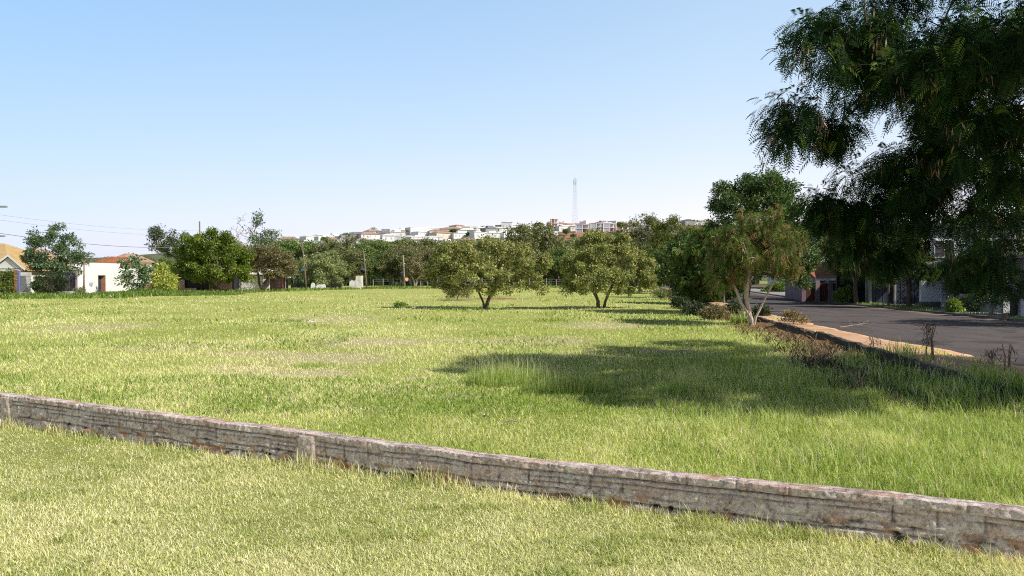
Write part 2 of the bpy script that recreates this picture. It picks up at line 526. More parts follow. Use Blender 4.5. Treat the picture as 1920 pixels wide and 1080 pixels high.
def asphalt():
    m, t, o = nt('asphalt')
    g = N(t, 'ShaderNodeNewGeometry')
    mp = N(t, 'ShaderNodeMapping')
    mp.inputs['Scale'].default_value = (1.6, 0.12, 1)
    t.links.new(g.outputs['Position'], mp.inputs['Vector'])
    n = noise(t, 0.8, 5, 0.6, mp.outputs['Vector'])
    n2 = noise(t, 45, 3, 0.7, g.outputs['Position'])
    n3 = noise(t, 0.35, 5, 0.6, g.outputs['Position'])
    r = ramp(t, n.outputs['Fac'], [(0.3, (0.108, 0.092, 0.090)), (0.7, (0.158, 0.136, 0.131))])
    r2 = ramp(t, n2.outputs['Fac'], [(0.3, (0.6, 0.6, 0.6)), (0.7, (1.15, 1.15, 1.15))])
    r3 = ramp(t, n3.outputs['Fac'], [(0.35, (0.85, 0.82, 0.80)), (0.65, (1.1, 1.06, 1.02))])
    c = r.outputs['Color']
    for q in (r2, r3):
        mm = N(t, 'ShaderNodeMix', data_type='RGBA', blend_type='MULTIPLY')
        mm.inputs[0].default_value = 1
        t.links.new(c, mm.inputs[6]); t.links.new(q.outputs['Color'], mm.inputs[7])
        c = mm.outputs[2]
    v = N(t, 'ShaderNodeTexVoronoi', feature='DISTANCE_TO_EDGE')
    v.inputs['Scale'].default_value = 0.45
    wn = noise(t, 1.5, 4, 0.6, g.outputs['Position'])
    mv = N(t, 'ShaderNodeVectorMath', operation='ADD')
    t.links.new(g.outputs['Position'], mv.inputs[0]); t.links.new(wn.outputs['Color'], mv.inputs[1])
    t.links.new(mv.outputs['Vector'], v.inputs['Vector'])
    cr = ramp(t, v.outputs['Distance'], [(0.0, (0.45, 0.43, 0.42)), (0.018, (1, 1, 1))])
    mm = N(t, 'ShaderNodeMix', data_type='RGBA', blend_type='MULTIPLY')
    mm.inputs[0].default_value = 0.6
    t.links.new(c, mm.inputs[6]); t.links.new(cr.outputs['Color'], mm.inputs[7])
    b = N(t, 'ShaderNodeBsdfPrincipled')
    b.inputs['Roughness'].default_value = 0.85
    b.inputs['Specular IOR Level'].default_value = 0.3
    at = N(t, 'ShaderNodeAttribute', attribute_name='tint')
    sp_ = N(t, 'ShaderNodeSeparateColor')
    t.links.new(at.outputs['Color'], sp_.inputs['Color'])
    pn = noise(t, 0.55, 2, 0.4, g.outputs['Position'])
    pr = ramp(t, pn.outputs['Fac'], [(0.60, (1, 1, 1)), (0.625, (0.62, 0.62, 0.64))])
    m5 = N(t, 'ShaderNodeMix', data_type='RGBA', blend_type='MULTIPLY')
    m5.inputs[0].default_value = 0.8
    t.links.new(mm.outputs[2], m5.inputs[6]); t.links.new(pr.outputs['Color'], m5.inputs[7])
    cd = mixc(t, sp_.outputs['Red'], m5.outputs[2], (0.34, 0.23, 0.16))
    t.links.new(cd, b.inputs['Base Color'])
    bp = N(t, 'ShaderNodeBump'); bp.inputs['Strength'].default_value = 0.4; bp.inputs['Distance'].default_value = 0.01
    t.links.new(n2.outputs['Fac'], bp.inputs['Height']); t.links.new(bp.outputs['Normal'], b.inputs['Normal'])
    t.links.new(b.outputs['BSDF'], o.inputs['Surface'])
    return m


def pavmat():
    m, t, o = nt('red_dust_pavement')
    g = N(t, 'ShaderNodeNewGeometry')
    n = noise(t, 0.9, 6, 0.7, g.outputs['Position'])
    n2 = noise(t, 22, 5, 0.75, g.outputs['Position'])
    r = ramp(t, n.outputs['Fac'], [(0.3, (0.50, 0.26, 0.13)), (0.5, (0.74, 0.44, 0.25)), (0.72, (0.66, 0.54, 0.36))])
    r2 = ramp(t, n2.outputs['Fac'], [(0.3, (0.6, 0.6, 0.6)), (0.65, (1.05, 1.05, 1.05))])
    mm = N(t, 'ShaderNodeMix', data_type='RGBA', blend_type='MULTIPLY')
    mm.inputs[0].default_value = 0.8
    t.links.new(r.outputs['Color'], mm.inputs[6]); t.links.new(r2.outputs['Color'], mm.inputs[7])
    b = N(t, 'ShaderNodeBsdfPrincipled'); b.inputs['Roughness'].default_value = 0.95
    t.links.new(mm.outputs[2], b.inputs['Base Color'])
    t.links.new(b.outputs['BSDF'], o.inputs['Surface'])
    return m


M['pav'] = pavmat()
M['kerb'] = plain('worn_kerb_concrete', (0.10, 0.085, 0.07), (0.26, 0.22, 0.18), 2.0, 0.9, 0.5, 18)
redge = lambda d: outer(d) + 0.35 * sstep(15, 20, d) * (1 - sstep(34, 42, d)) + 0.55 * (fbm(d * 0.9, d * 0 + 1.7, 501, 4) - 0.5) - .1     # dust spills over the kerb
strip('road', lambda d: inner(d) + 0.2, lambda d: farside(d) + 0.02, ZROAD, asphalt(), -4, 190, 700, -0.05, -0.05, 41, True)
strip('footway', lambda d: inner(d) + 0.14, redge, ZWALK - 0.03, M['pav'], -4, 120, 900, -0.05, 0.0)
strip('kerb', lambda d: farside(d), lambda d: farside(d) + 0.14, ZWALK, M['kerb'], -4, 190, 150, 0.0, 0.0)
strip('pavement', lambda d: farside(d) + 0.14, lambda d: farside(d) + 3.6, ZWALK - 0.01, M['grey'], -4, 190, 150, 0.0, 0.0)
dirt = plain('yard_soil', (0.10, 0.075, 0.05), (0.22, 0.16, 0.10), 0.7, 0.95)
strip('yard_ground', lambda d: farside(d) + 3.6, lambda d: farside(d) + 60, ZWALK - 0.04, dirt, -4, 190, 60)

# low kerb wall between the meadow and the footway
wb = MB()
dd = np.linspace(2, 100, 700)
rng = np.random.default_rng(3)
jit = 0.05 * (vnoise(dd * 2.2, dd * 0, 4) - 0.5) - 0.06 * sstep(.62, .70, vnoise(dd * .6, dd * 0 + 3, 6)) - 0.02 * (vnoise(dd * 6, dd * 0, 8) > .6)
pts = [(inner(d), d) for d in dd]
for i in range(len(dd) - 1):
    a, b = pts[i], pts[i + 1]
    za, zb = 0.245 + jit[i], 0.245 + jit[i + 1]
    wb.poly([(a[0], a[1], -0.1), (a[0] + .3 * jit[i], a[1], za), (b[0] + .3 * jit[i + 1], b[1], zb), (b[0], b[1], -0.1)])
    wb.poly([(a[0] + .3 * jit[i], a[1], za), (a[0] + 0.145, a[1], za), (b[0] + 0.145, b[1], zb), (b[0] + .3 * jit[i + 1], b[1], zb)])
    wb.poly([(a[0] + 0.145, a[1], za), (a[0] + 0.145, a[1], 0.0), (b[0] + 0.145, b[1], 0.0), (b[0] + 0.145, b[1], zb)])
M['kerb_shade'] = plain('shade_dark_concrete', (0.035, 0.03, 0.024), (0.13, 0.105, 0.085), 1.6, 0.95, 0.6, 18)  # dark colour holds the shade of the wall's side away from the sun
# soil and leaf litter banked against it
bd = np.linspace(6, 100, 900); rows = []
bh = np.clip(.05 + .30 * (fbm(bd * .5, bd * 0 + 9, 611, 4) - .32), 0.0, .2)
for t_ in np.linspace(0, 1, 9):
    wv = .75 + .5 * fbm(bd * .6, bd * 0 + 2, 613, 3)
    xx_ = inner(bd) + .02 - wv * (1 - t_)
    rows.append(np.stack([xx_, bd, -.02 + bh * t_ ** 1.6 + .03 * (fbm(xx_ * 5, bd * 5, 617, 3) - .5) * (t_ > 0) * (t_ < 1)], 1))
id_ = np.arange(9 * 900).reshape(9, 900)
tn = np.zeros((8100, 3)); tn[:, 0] = .95
npmesh('soil_bank', np.concatenate(rows), np.stack([id_[:-1, :-1], id_[1:, :-1], id_[1:, 1:], id_[:-1, 1:]], -1).reshape(-1, 4), bpy.data.materials['meadow_ground'], None, tn, True)['kind'] = 'structure'
tag(wb.build('low_wall', M['kerb_shade']), 'long low dark kerb wall between the grass and the red footway', 'wall')


# ------------------------------------------------------------------ foreground block wall
def wallmat():
    m, t, o = nt('rough_cement_blocks')
    tc = N(t, 'ShaderNodeTexCoord')
    a = N(t, 'ShaderNodeAttribute', attribute_name='tint')
    s = N(t, 'ShaderNodeSeparateColor')
    t.links.new(a.outputs['Color'], s.inputs['Color'])
    n = noise(t, 2.0, 7, 0.7, tc.outputs['Object'])
    n2 = noise(t, 30, 8, 0.8, tc.outputs['Object'])
    n3 = noise(t, 11, 6, 0.7, tc.outputs['Object'])
    r = ramp(t, n.outputs['Fac'], [(0.3, (0.66, 0.51, 0.47)), (0.5, (0.82, 0.69, 0.64)), (0.7, (0.94, 0.83, 0.78))])
    r3 = ramp(t, n3.outputs['Fac'], [(0.36, (0.42, 0.33, 0.28)), (0.46, (0.90, 0.88, 0.86)), (0.60, (1.12, 1.10, 1.09))])
    r2 = ramp(t, n2.outputs['Fac'], [(0.36, (0.24, 0.215, 0.20)), (0.49, (0.95, 0.95, 0.95)), (0.64, (1.24, 1.25, 1.26))])
    c = r.outputs['Color']
    for q, f in ((r3, 0.85), (r2, 0.9)):
        mm = N(t, 'ShaderNodeMix', data_type='RGBA', blend_type='MULTIPLY')
        mm.inputs[0].default_value = f
        t.links.new(c, mm.inputs[6]); t.links.new(q.outputs['Color'], mm.inputs[7])
        c = mm.outputs[2]
    c = mixc(t, s.outputs['Red'], c, (0.045, 0.033, 0.026))
    c = mixc(t, s.outputs['Green'], c, (0.82, 0.79, 0.75))
    c = mixc(t, s.outputs['Blue'], c, (0.60, 0.30, 0.17))
    b = N(t, 'ShaderNodeBsdfPrincipled'); b.inputs['Roughness'].default_value = 0.95
    b.inputs['Specular IOR Level'].default_value = 0.15
    t.links.new(c, b.inputs['Base Color'])
    bp = N(t, 'ShaderNodeBump'); bp.inputs['Strength'].default_value = 0.8; bp.inputs['Distance'].default_value = 0.02
    t.links.new(n2.outputs['Fac'], bp.inputs['Height']); t.links.new(bp.outputs['Normal'], b.inputs['Normal'])
    t.links.new(b.outputs['BSDF'], o.inputs['Surface'])
    return m


def front_wall():
    mat = wallmat()
    x0, x1 = -11.5, 6.6
    ln = math.hypot(x1 - x0, (x1 - x0) * WS)
    rz = math.atan(WS)
    root = thing('block_wall', 'low rough grey cement block wall crossing the foreground lawn', 'wall', (x0, wline(x0), 0), rz)
    T = 0.145
    n = int(ln / 0.014)
    u = np.linspace(0, ln, n)
    hx_ = x0 + u * math.cos(rz)
    H = wheight(hx_) + 0.012 * (fbm(u * 3, u * 0, 3, 4) - 0.5) * 2
    # profile: front face rows (bottom -> top), top rows, back face
    V, TI = [], []
    nf, ntp = 40, 12
    for k in range(nf):
        t = k / (nf - 1)
        z = -0.05 + (H + 0.05) * t
        top = H - z                               # distance below the top edge
        # two thin courses at the top, then rough render with ragged cracks
        wob = 0.006 * (fbm(u * 2.5, u * 0 + 1, 9, 3) - 0.5) * 2
        j1 = np.exp(-((top - 0.075 - wob) / 0.0065) ** 2)
        j2 = np.exp(-((top - 0.125 - 1.2 * wob) / 0.006) ** 2) * sstep(0.15, 0.36, fbm(u * 0.8, u * 0 + 7, 13, 3))
        j3 = np.exp(-((top - 0.225 - 1.8 * wob) / 0.008) ** 2) * sstep(0.36, 0.48, fbm(u * 1.1, u * 0 + 4, 17, 3))
        j4 = np.exp(-((top - 0.29 - 2.4 * wob) / 0.009) ** 2) * sstep(0.36, 0.46, fbm(u * 1.3, u * 0 + 5, 19, 3))
        j5 = np.exp(-((top - 0.172 - 1.5 * wob) / 0.006) ** 2) * sstep(0.44, 0.56, fbm(u * 1.3, u * 0 + 14, 29, 3))
        L1, L2 = 0.42, 0.31
        s1 = np.abs(((u + 0.05) / L1) % 1 - 0.5) * L1
        s2 = np.abs(((u + 0.24) / L2) % 1 - 0.5) * L2
        keep1 = vnoise(np.floor((u + 0.05) / L1 - 0.5) * 3.7, u * 0, 21) > 0.35
        keep2 = vnoise(np.floor((u + 0.24) / L2 - 0.5) * 3.7, u * 0 + 2, 23) > 0.30
        v1 = np.exp(-(s1 / 0.008) ** 2) * (top < 0.075) * keep1
        v2 = np.exp(-(s2 / 0.010) ** 2) * ((top >= 0.075) & (top < 0.2)) * keep2
        blob = np.exp(-((s2 + .006 * np.sin(top * 90)) / 0.012) ** 2) * np.exp(-((top - 0.10) / 0.035) ** 2) * (vnoise(np.floor((u + 0.24) / L2 - 0.5) * 5.1, u * 0 + 8, 27) > 0.5)
        dig = np.clip(1.0 * j1 * sstep(.18, .34, fbm(u * 1.2, u * 0 + 20, 41, 3)) + 0.8 * j2 + 0.8 * j3 + 0.9 * j4 + .8 * j5 + 0.45 * v1 + 0.6 * v2, 0, 1)
        rough = (fbm(u * 22, z * 22 + 3, 51, 4) - 0.5)
        low = sstep(0.15, 0.32, top)
        lump = fbm(u * 7, z * 14, 55, 4) - 0.5
        pit = sstep(0.60, 0.72, fbm(u * 13, z * 26, 61, 4)) * low
        y = 0.022 * dig - 0.022 * rough - low * 0.030 * lump + 0.016 * pit - 0.010 * blob * (1 - dig) + 0.006 * (top < 0.072) * -1
        V.append(np.stack([u, y, z], 1))
        brown = np.clip((.25 + .75 * low) * sstep(0.50, 0.62, fbm(u * 5.5, z * 14, 71, 4)) * 0.8, 0, 1)
        TI.append(np.stack([np.clip(dig * 0.9 + pit * 0.9, 0, 1), np.clip(blob * 0.8 * (1 - dig), 0, 1), brown], 1))
    for k in range(ntp):
        t = k / (ntp - 1)
        y = 0.006 + (T - 0.006) * t
        edge = min(t, 1 - t)
        z = H + 0.004 - 0.012 * (edge < 0.08) + 0.012 * (fbm(u * 11, y * 40 + u * 0, 81, 4) - 0.5)
        V.append(np.stack([u, np.full(n, y), z], 1))
        s1 = np.abs(((u + 0.05) / 0.42) % 1 - 0.5) * 0.42
        TI.append(np.stack([np.clip(0.4 * np.exp(-(s1 / 0.006) ** 2) + .5 * sstep(.42, .62, fbm(u * 6, y * 30 + u * 0 + 5, 89, 4)), 0, 1), 0.15 * sstep(0.45, 0.6, fbm(u * 5, y * 20 + u * 0, 83, 3)), 0.45 * sstep(0.55, 0.7, fbm(u * 3, y * 20 + u * 0, 87, 3))], 1))
    for z in (0.5, 0.0):
        V.append(np.stack([u, np.full(n, T), H * z - (0.05 if z == 0 else 0)], 1))
        TI.append(np.zeros((n, 3)))
    k = len(V)
    idx = np.arange(k * n).reshape(k, n)
    Fc = np.stack([idx[:-1, :-1], idx[:-1, 1:], idx[1:, 1:], idx[1:, :-1]], -1).reshape(-1, 4)
    npmesh('block_course', np.concatenate(V), Fc, mat, root, np.concatenate(TI), True)
    # end and joint piers, a little proud of the face
    for px in (6, 572):
        # intersect the sight line with the wall
        kx = (px - 960) / F
        d = (WA[1] - WS * WA[0]) / (1 - WS * kx)
        uu = (kx * d - x0) / math.cos(rz)
        h = float(np.interp(kx * d, hx_, H)) - 0.018
        w = 0.15
        nn, mm_ = 18, 26
        V2 = []
        for i in range(mm_):
            for j in range(nn):
                a = j / (nn - 1)
                b_ = i / (mm_ - 1)
                yy = -0.026 * (1 - abs(2 * a - 1) ** 8) + 0.012
                yy += 0.012 * (vnoise(np.array(a * 7.0 + px), np.array(b_ * 9.0), 5) - 0.5)
                V2.append((uu - w + 2 * w * a, yy, -0.05 + (h + 0.05 - 0.01) * b_))
        for j in range(nn):
            a = j / (nn - 1)
            V2.append((uu - w + 2 * w * a, 0.05, h - 0.004))
        id2 = np.arange((mm_ + 1) * nn).reshape(mm_ + 1, nn)
        F2 = np.stack([id2[:-1, :-1], id2[:-1, 1:], id2[1:, 1:], id2[1:, :-1]], -1).reshape(-1, 4)
        ti = np.zeros((len(V2), 3)); ti[:, 2] = 0.10
        npmesh('pier', V2, F2, mat, root, ti, True)


front_wall()

# ------------------------------------------------------------------ grass
def blades(name, x, y, z, Ln, W, lean, tint, mat, rng, curl=0.5, parent=None):
    n = len(x)
    az = rng.uniform(0, 2 * PI, n)
    face = az + rng.uniform(-0.9, 0.9, n) + PI / 2
    dx, dy = np.cos(az), np.sin(az)
    sx, sy = np.cos(face) * W * 0.5, np.sin(face) * W * 0.5
    z0 = z - 0.01
    k1, k2 = 0.5, 1.0
    h1 = Ln * 0.55 * np.cos(lean * 0.6); o1 = Ln * 0.55 * np.sin(lean * 0.6)
    l2 = lean * (1 + curl)
    h2 = h1 + Ln * 0.45 * np.cos(l2); o2 = o1 + Ln * 0.45 * np.sin(l2)
    V = np.empty((n, 5, 3), np.float32)
    V[:, 0] = np.stack([x - sx, y - sy, z0], 1)
    V[:, 1] = np.stack([x + sx, y + sy, z0], 1)
    V[:, 2] = np.stack([x + dx * o1 - sx * .8, y + dy * o1 - sy * .8, z0 + h1], 1)
    V[:, 3] = np.stack([x + dx * o1 + sx * .8, y + dy * o1 + sy * .8, z0 + h1], 1)
    V[:, 4] = np.stack([x + dx * o2, y + dy * o2, z0 + np.maximum(h2, 0.01)], 1)
    b = (np.arange(n) * 5)[:, None]
    Fc = np.concatenate([b + np.array([[0, 1, 3]]), b + np.array([[0, 3, 2]]), b + np.array([[2, 3, 4]])], 0)
    return npmesh(name, V.reshape(-1, 3), Fc, mat, parent, np.repeat(tint, 5, 0))


def in_view(n, y0, y1, rng, m=260):
    py = rng.uniform(y0, y1, n); px = rng.uniform(-m, 1920 + m, n)
    d = depth(py)
    return (px - 960) / F * d, d


def field_tint(x, y, rng, s=0):
    g = fbm(x / 5.0, y / 7.0, 91 + s, 4)
    g2 = fbm(x / 0.9, y / 1.3, 97 + s, 3)
    dry = np.clip((0.62 * g + 0.38 * g2 - 0.40) * 3.6, 0, 1)
    lum = np.clip(rng.normal(0.52, 0.34, len(x)) + 0.7 * (g - 0.5) + 0.7 * (g2 - .5), 0, 1)
    return lum, dry, g, g2


rng = np.random.default_rng(11)
# the mown lawn in front of the wall
x, y = in_view(380000, 800, 1190, rng, 300)
k = y < wline(x) - 0.04
x, y = x[k], y[k]
lum, dry, g, g2 = field_tint(x, y, rng, 3)
edge = np.exp(-((wline(x) - y) / 0.22) ** 2)
tuft = sstep(0.62, 0.74, fbm(x * 2.6, y * 2.6, 401, 3))
thatch = sstep(0.55, 0.70, fbm(x * 1.1, y * 1.5, 403, 4))
keep = rng.random(len(x)) > 0.45 * sstep(0.6, 0.72, fbm(x * 5, y * 5, 405, 3)) * thatch
x, y, lum, dry, g, g2, edge, tuft, thatch = [q[keep] for q in (x, y, lum, dry, g, g2, edge, tuft, thatch)]
lum = np.clip(lum - .35 * tuft + .12 * thatch, 0, 1)
dry = np.clip(dry * (1 - tuft) + .6 * thatch, 0, 1)
Ln = (0.030 + 0.040 * rng.random(len(x))) * (0.6 + 0.8 * g2 + .7 * tuft) + edge * 0.13 * rng.random(len(x)) ** 2.5
W = 0.0042 + 0.0038 * rng.random(len(x))
acc = (rng.random(len(x)) < (0.22 + 0.4 * dry)) * rng.uniform(0.35, 1, len(x))
tag(blades('lawn_grass', x, y, 0 * x, Ln, W, rng.uniform(0.45, 1.6, len(x)) * (1 - 0.5 * edge), np.stack([lum, acc, 0 * lum], 1), L['lawn'], rng),
    'short mown pale green lawn on the near side of the block wall', 'grass', kind='stuff')

bx = rng.uniform(-10, 6, 9000)
bq = fbm(bx * 1.4, bx * 0 + 2.2, 411, 3)
kq = rng.random(len(bx)) < .45 * sstep(.30, .75, bq)
bx, bq = bx[kq], bq[kq]
by = wline(bx) - .05 - .10 * rng.random(len(bx)) ** 2
n = len(bx)
tag(blades('wall_foot_weeds', bx, by, 0 * bx, rng.uniform(.05, .24, n) * (.4 + bq), 0.006 + .004 * rng.random(n), rng.uniform(.05, .9, n), np.stack([rng.uniform(0, .8, n), (rng.random(n) < .4) * rng.uniform(.4, 1, n), 0 * bx], 1), L['lawn'], rng),
    'longer straggling grass along the foot of the block wall', 'weeds', kind='stuff')
# the meadow behind it
x, y = in_view(620000, 540, 1010, rng, 320)
x2, y2 = in_view(90000, 690, 1010, rng, 320)
x, y = np.concatenate([x, x2]), np.concatenate([y, y2])
red, st = patches(x, y)
k = (y > wline(x) + 0.20) & (x < inner(y) - 0.05) & (rng.random(len(x)) > red * 0.93) & (y < 140)
x, y, red, st = x[k], y[k], red[k], st[k]
lum, dry, g, g2 = field_tint(x, y, rng)
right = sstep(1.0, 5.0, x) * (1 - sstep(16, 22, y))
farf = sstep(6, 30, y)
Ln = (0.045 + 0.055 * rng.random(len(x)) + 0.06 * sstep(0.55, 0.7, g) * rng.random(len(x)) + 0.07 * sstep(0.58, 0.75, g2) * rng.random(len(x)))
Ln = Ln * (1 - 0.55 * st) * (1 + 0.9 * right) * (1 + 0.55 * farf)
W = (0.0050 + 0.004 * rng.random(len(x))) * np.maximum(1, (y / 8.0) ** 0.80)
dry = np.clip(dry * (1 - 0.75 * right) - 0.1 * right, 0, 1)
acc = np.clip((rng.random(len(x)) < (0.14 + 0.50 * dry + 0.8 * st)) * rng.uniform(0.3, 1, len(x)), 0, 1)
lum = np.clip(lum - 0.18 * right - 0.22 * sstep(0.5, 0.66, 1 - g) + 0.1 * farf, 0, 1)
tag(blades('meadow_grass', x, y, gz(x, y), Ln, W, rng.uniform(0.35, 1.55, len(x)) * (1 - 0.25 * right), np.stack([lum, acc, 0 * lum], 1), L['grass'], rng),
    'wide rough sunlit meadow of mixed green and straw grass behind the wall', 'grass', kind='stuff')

# darker weeds in loose patches over the meadow
wx, wy = in_view(60000, 556, 780, rng, 200)
q = fbm(wx / 3.2, wy / 4.5, 131, 4)
k = (q > 0.57) & (wx < inner(wy) - 0.8) & (wy > wline(wx) + 1.2)
wx, wy = wx[k], wy[k]
n = len(wx)
tag(blades('weed_patch', wx, wy, gz(wx, wy), rng.uniform(0.07, 0.16, n) * (1 + 0.6 * sstep(15, 45, wy)), 0.012 * np.maximum(1, wy / 9), rng.uniform(0.3, 1.1, n),
           np.stack([rng.uniform(0, 0.5, n), (rng.random(n) < 0.1) * 0.6, 0 * wx], 1), L['tall'], rng),
    'darker green weeds growing in loose patches over the meadow', 'weeds', kind='stuff')

# long seeding grass in front of the shaded verge and right of the meadow
px_, py_ = rng.uniform(1230, 2150, 52000), rng.uniform(700, 960, 52000)
d_ = depth(py_)
x, y = (px_ - 960) / F * d_, d_
dens = sstep(1.2, 4.5, x + 0.16 * (y - 9))
k = (rng.random(len(x)) < .8 * dens) & (y > wline(x) + 0.25) & (x < inner(y) - 0.1)
x, y = x[k], y[k]
n = len(x)
Ln = rng.uniform(0.08, 0.34, n) * (0.35 + 1.1 * fbm(x * 1.2, y * 1.2, 5, 3))
tag(blades('long_grass', x, y, gz(x, y), Ln, 0.007 + 0.004 * rng.random(n), rng.uniform(0.05, 1.0, n),
           np.stack([np.clip(rng.uniform(0, 1, n) * .8 + .6 * (fbm(x * 1.3, y * 1.3, 66, 3) - .35), 0, 1), (rng.random(n) < 0.24) * rng.uniform(0.4, 1, n), 0 * x], 1), L['tall'], rng, 1.1),
    'long green seeding grass in front of the shaded verge', 'grass', kind='stuff')


def clump(label, px, py, w, h, n, seed, matk='tall', name='grass_clump', dryp=0.15, wid=0.008, lean=(0.05, 0.55)):
    rg = np.random.default_rng(seed)
    d = depth(py)
    X, Y, _ = P(px, d)
    t = thing(name, label, 'grass clump' if 'grass' in name else 'weed', (X, Y, g1(X, Y)))
    a = rg.uniform(0, 2 * PI, n); r = np.sqrt(rg.random(n)) * w
    x, y = np.cos(a) * r, np.sin(a) * r * 0.7
    Ln = h * rg.uniform(0.35, 1.0, n) * (1 - 0.4 * r / w)
    tag(blades('foliage', x, y, 0 * x, Ln, wid * rg.uniform(0.6, 1.2, n), rg.uniform(lean[0], lean[1], n),
           np.stack([rg.uniform(0.1, 0.9, n), (rg.random(n) < dryp) * rg.uniform(0.4, 1, n), 0 * x], 1), L[matk], rg, 1.0, t), kind='stuff')
    m = n // 14                                    # thin seed stalks
    if m < 12: return t
    a = rg.uniform(0, 2 * PI, m); r = np.sqrt(rg.random(m)) * w
    tag(blades('seed_stalks', np.cos(a) * r, np.sin(a) * r * .7, 0 * r, h * rg.uniform(0.9, 1.3, m), np.full(m, wid * 0.55), rg.uniform(0.02, 0.4, m),
           np.stack([rg.uniform(0.5, 1, m), rg.uniform(0.3, 0.8, m), 0 * r], 1), L[matk], rg, 1.6, t), kind='stuff')
    return t


clump('tall pale green seeding grass clump at the edge of the big tree shadow', 955, 722, 0.85, 0.62, 2600, 1)
clump('dark green grass clump at the shadow edge just beyond the tall pale clump', 1075, 735, 0.75, 0.50, 1800, 2)
clump('grass clump standing alone on the shadow margin towards the road', 1290, 745, 0.5, 0.52, 1300, 3)
clump('low green grass clump in the yellow middle of the meadow', 590, 686, 0.55, 0.22, 900, 4)
clump('strap leaved green clump at the foot of the pale forked tree', 1393, 606, 0.55, 0.75, 420, 5, 'tall', 'strap_leaf_plant', 0.1, 0.03, (0.2, 0.8))
clump('straw coloured dry grass clump beside the strap leaved plant', 1352, 600, 0.8, 0.7, 700, 6, 'dry', 'grass_clump', 0.5, 0.02, (0.2, 1.0))
clump('bright leaf tuft sprouting in front of the dark brush', 1630, 762, 0.22, 0.34, 240, 8, 'bush', 'grass_clump', 0.3, 0.012)

clump('broad dark strap leaved weed in the long grass by the wall', 1852, 925, .2, .26, 60, 11, 'bush', 'broadleaf_weed', .1, .03, (.3, 1.2))
clump('dark green low weed patch in the long grass right of centre', 1565, 872, .45, .24, 420, 12, 'tall', 'broadleaf_weed', .05, .014, (.3, 1.2))
clump('small strap leaved weed against the far face of the wall', 1010, 862, .12, .2, 26, 13, 'bush', 'broadleaf_weed', .1, .022, (.2, 1.0))
clump('upright green tuft against the far face of the wall', 680, 822, .16, .22, 60, 14, 'tall', 'grass_clump', .1, .012, (.1, .7))
clump('dark weed patch in the left meadow', 120, 652, .9, .2, 700, 15, 'tall', 'grass_clump', .05, .02, (.3, 1.2))
clump('dark weed patch in the meadow beyond the yellow straw', 520, 602, 1.6, .28, 800, 16, 'tall', 'grass_clump', .05, .035, (.3, 1.2))
clump('small scruffy weed between the two guava shadows', 1030, 602, .7, .35, 300, 17, 'tall', 'grass_clump', .1, .03, (.3, 1.1))
# dead brush along the shaded verge
px_, py_ = rng.uniform(1480, 2200, 34000), rng.uniform(656, 778, 34000)
d_ = depth(py_); x, y = (px_ - 960) / F * d_, d_
lim = inner(y)
k = (x < lim + 0.25) & (x > lim - 2.8) & (rng.random(len(x)) < .38 * sstep(-3.0, -1.0, x - lim) * sstep(.25, .6, fbm(x * 1.1, y * .9, 46, 3) + .15))
x, y = x[k], y[k]; n = len(x)
tag(blades('dry_brush', x, y, 0 * x, rng.uniform(0.08, 0.40, n) * (0.2 + 1.5 * fbm(x * 1.3, y * 1.1, 44, 3)), 0.010 + 0.016 * rng.random(n), rng.uniform(0.25, 1.5, n),
           np.stack([rng.uniform(0, 1, n), (rng.random(n) < 0.16) * rng.uniform(0.4, 1, n), 0 * x], 1), L['brush'], rng, 1.0),
    'brown dead brush and litter along the shaded verge', 'brush', kind='stuff')
# tangled green and brown weeds that swallow the low wall in the shade
px_, py_ = rng.uniform(1560, 2250, 30000), rng.uniform(660, 790, 30000)
d_ = depth(py_); x, y = (px_ - 960) / F * d_, d_
k = (x > inner(y) - 1.5) & (x < inner(y) + .8) & (rng.random(len(x)) < sstep(.36, .58, fbm(x * .9, y * .8, 621, 4) + .12 * sstep(17, 13, y))) & (y < 19.5)
x, y = x[k], y[k]; n = len(x)
tag(blades('verge_weeds', x, y, np.where(x > inner(y), ZWALK - .03, .02), rng.uniform(.10, .5, n) * (.4 + fbm(x * 1.7, y * 1.7, 623, 3)), .008 + .012 * rng.random(n), rng.uniform(.05, 1.0, n),
           np.stack([rng.uniform(0, .7, n), (rng.random(n) < .3) * rng.uniform(.3, 1, n), 0 * x], 1), L['tall'], rng, 1.0),
    'tall tangled weeds swallowing the low wall in the shade of the big tree', 'weeds', kind='stuff')
# cut twigs and litter lying on the red soil
px_, py_ = rng.uniform(1380, 1760, 4200), rng.uniform(600, 712, 4200)
d_ = depth(py_); x, y = (px_ - 960) / F * d_, d_
k = (x < inner(y) - 0.05) & (x > inner(y) - 2.2)
x, y = x[k], y[k]; n = len(x)
tag(blades('leaf_litter', x, y, 0 * x + 0.015, rng.uniform(0.08, 0.5, n), 0.018 + 0.02 * rng.random(n), rng.uniform(1.2, 1.5, n),
           np.stack([rng.uniform(0, 1, n), (rng.random(n) < 0.4) * rng.uniform(0.4, 1, n), 0 * x], 1), L['brush'], rng, 0.05),
    'cut twigs and dry leaf litter on the red soil below the low wall', 'litter', kind='stuff')


# ------------------------------------------------------------------ trees
def unit(v):
    return v / np.maximum(np.linalg.norm(v, axis=-1, keepdims=True), 1e-6)


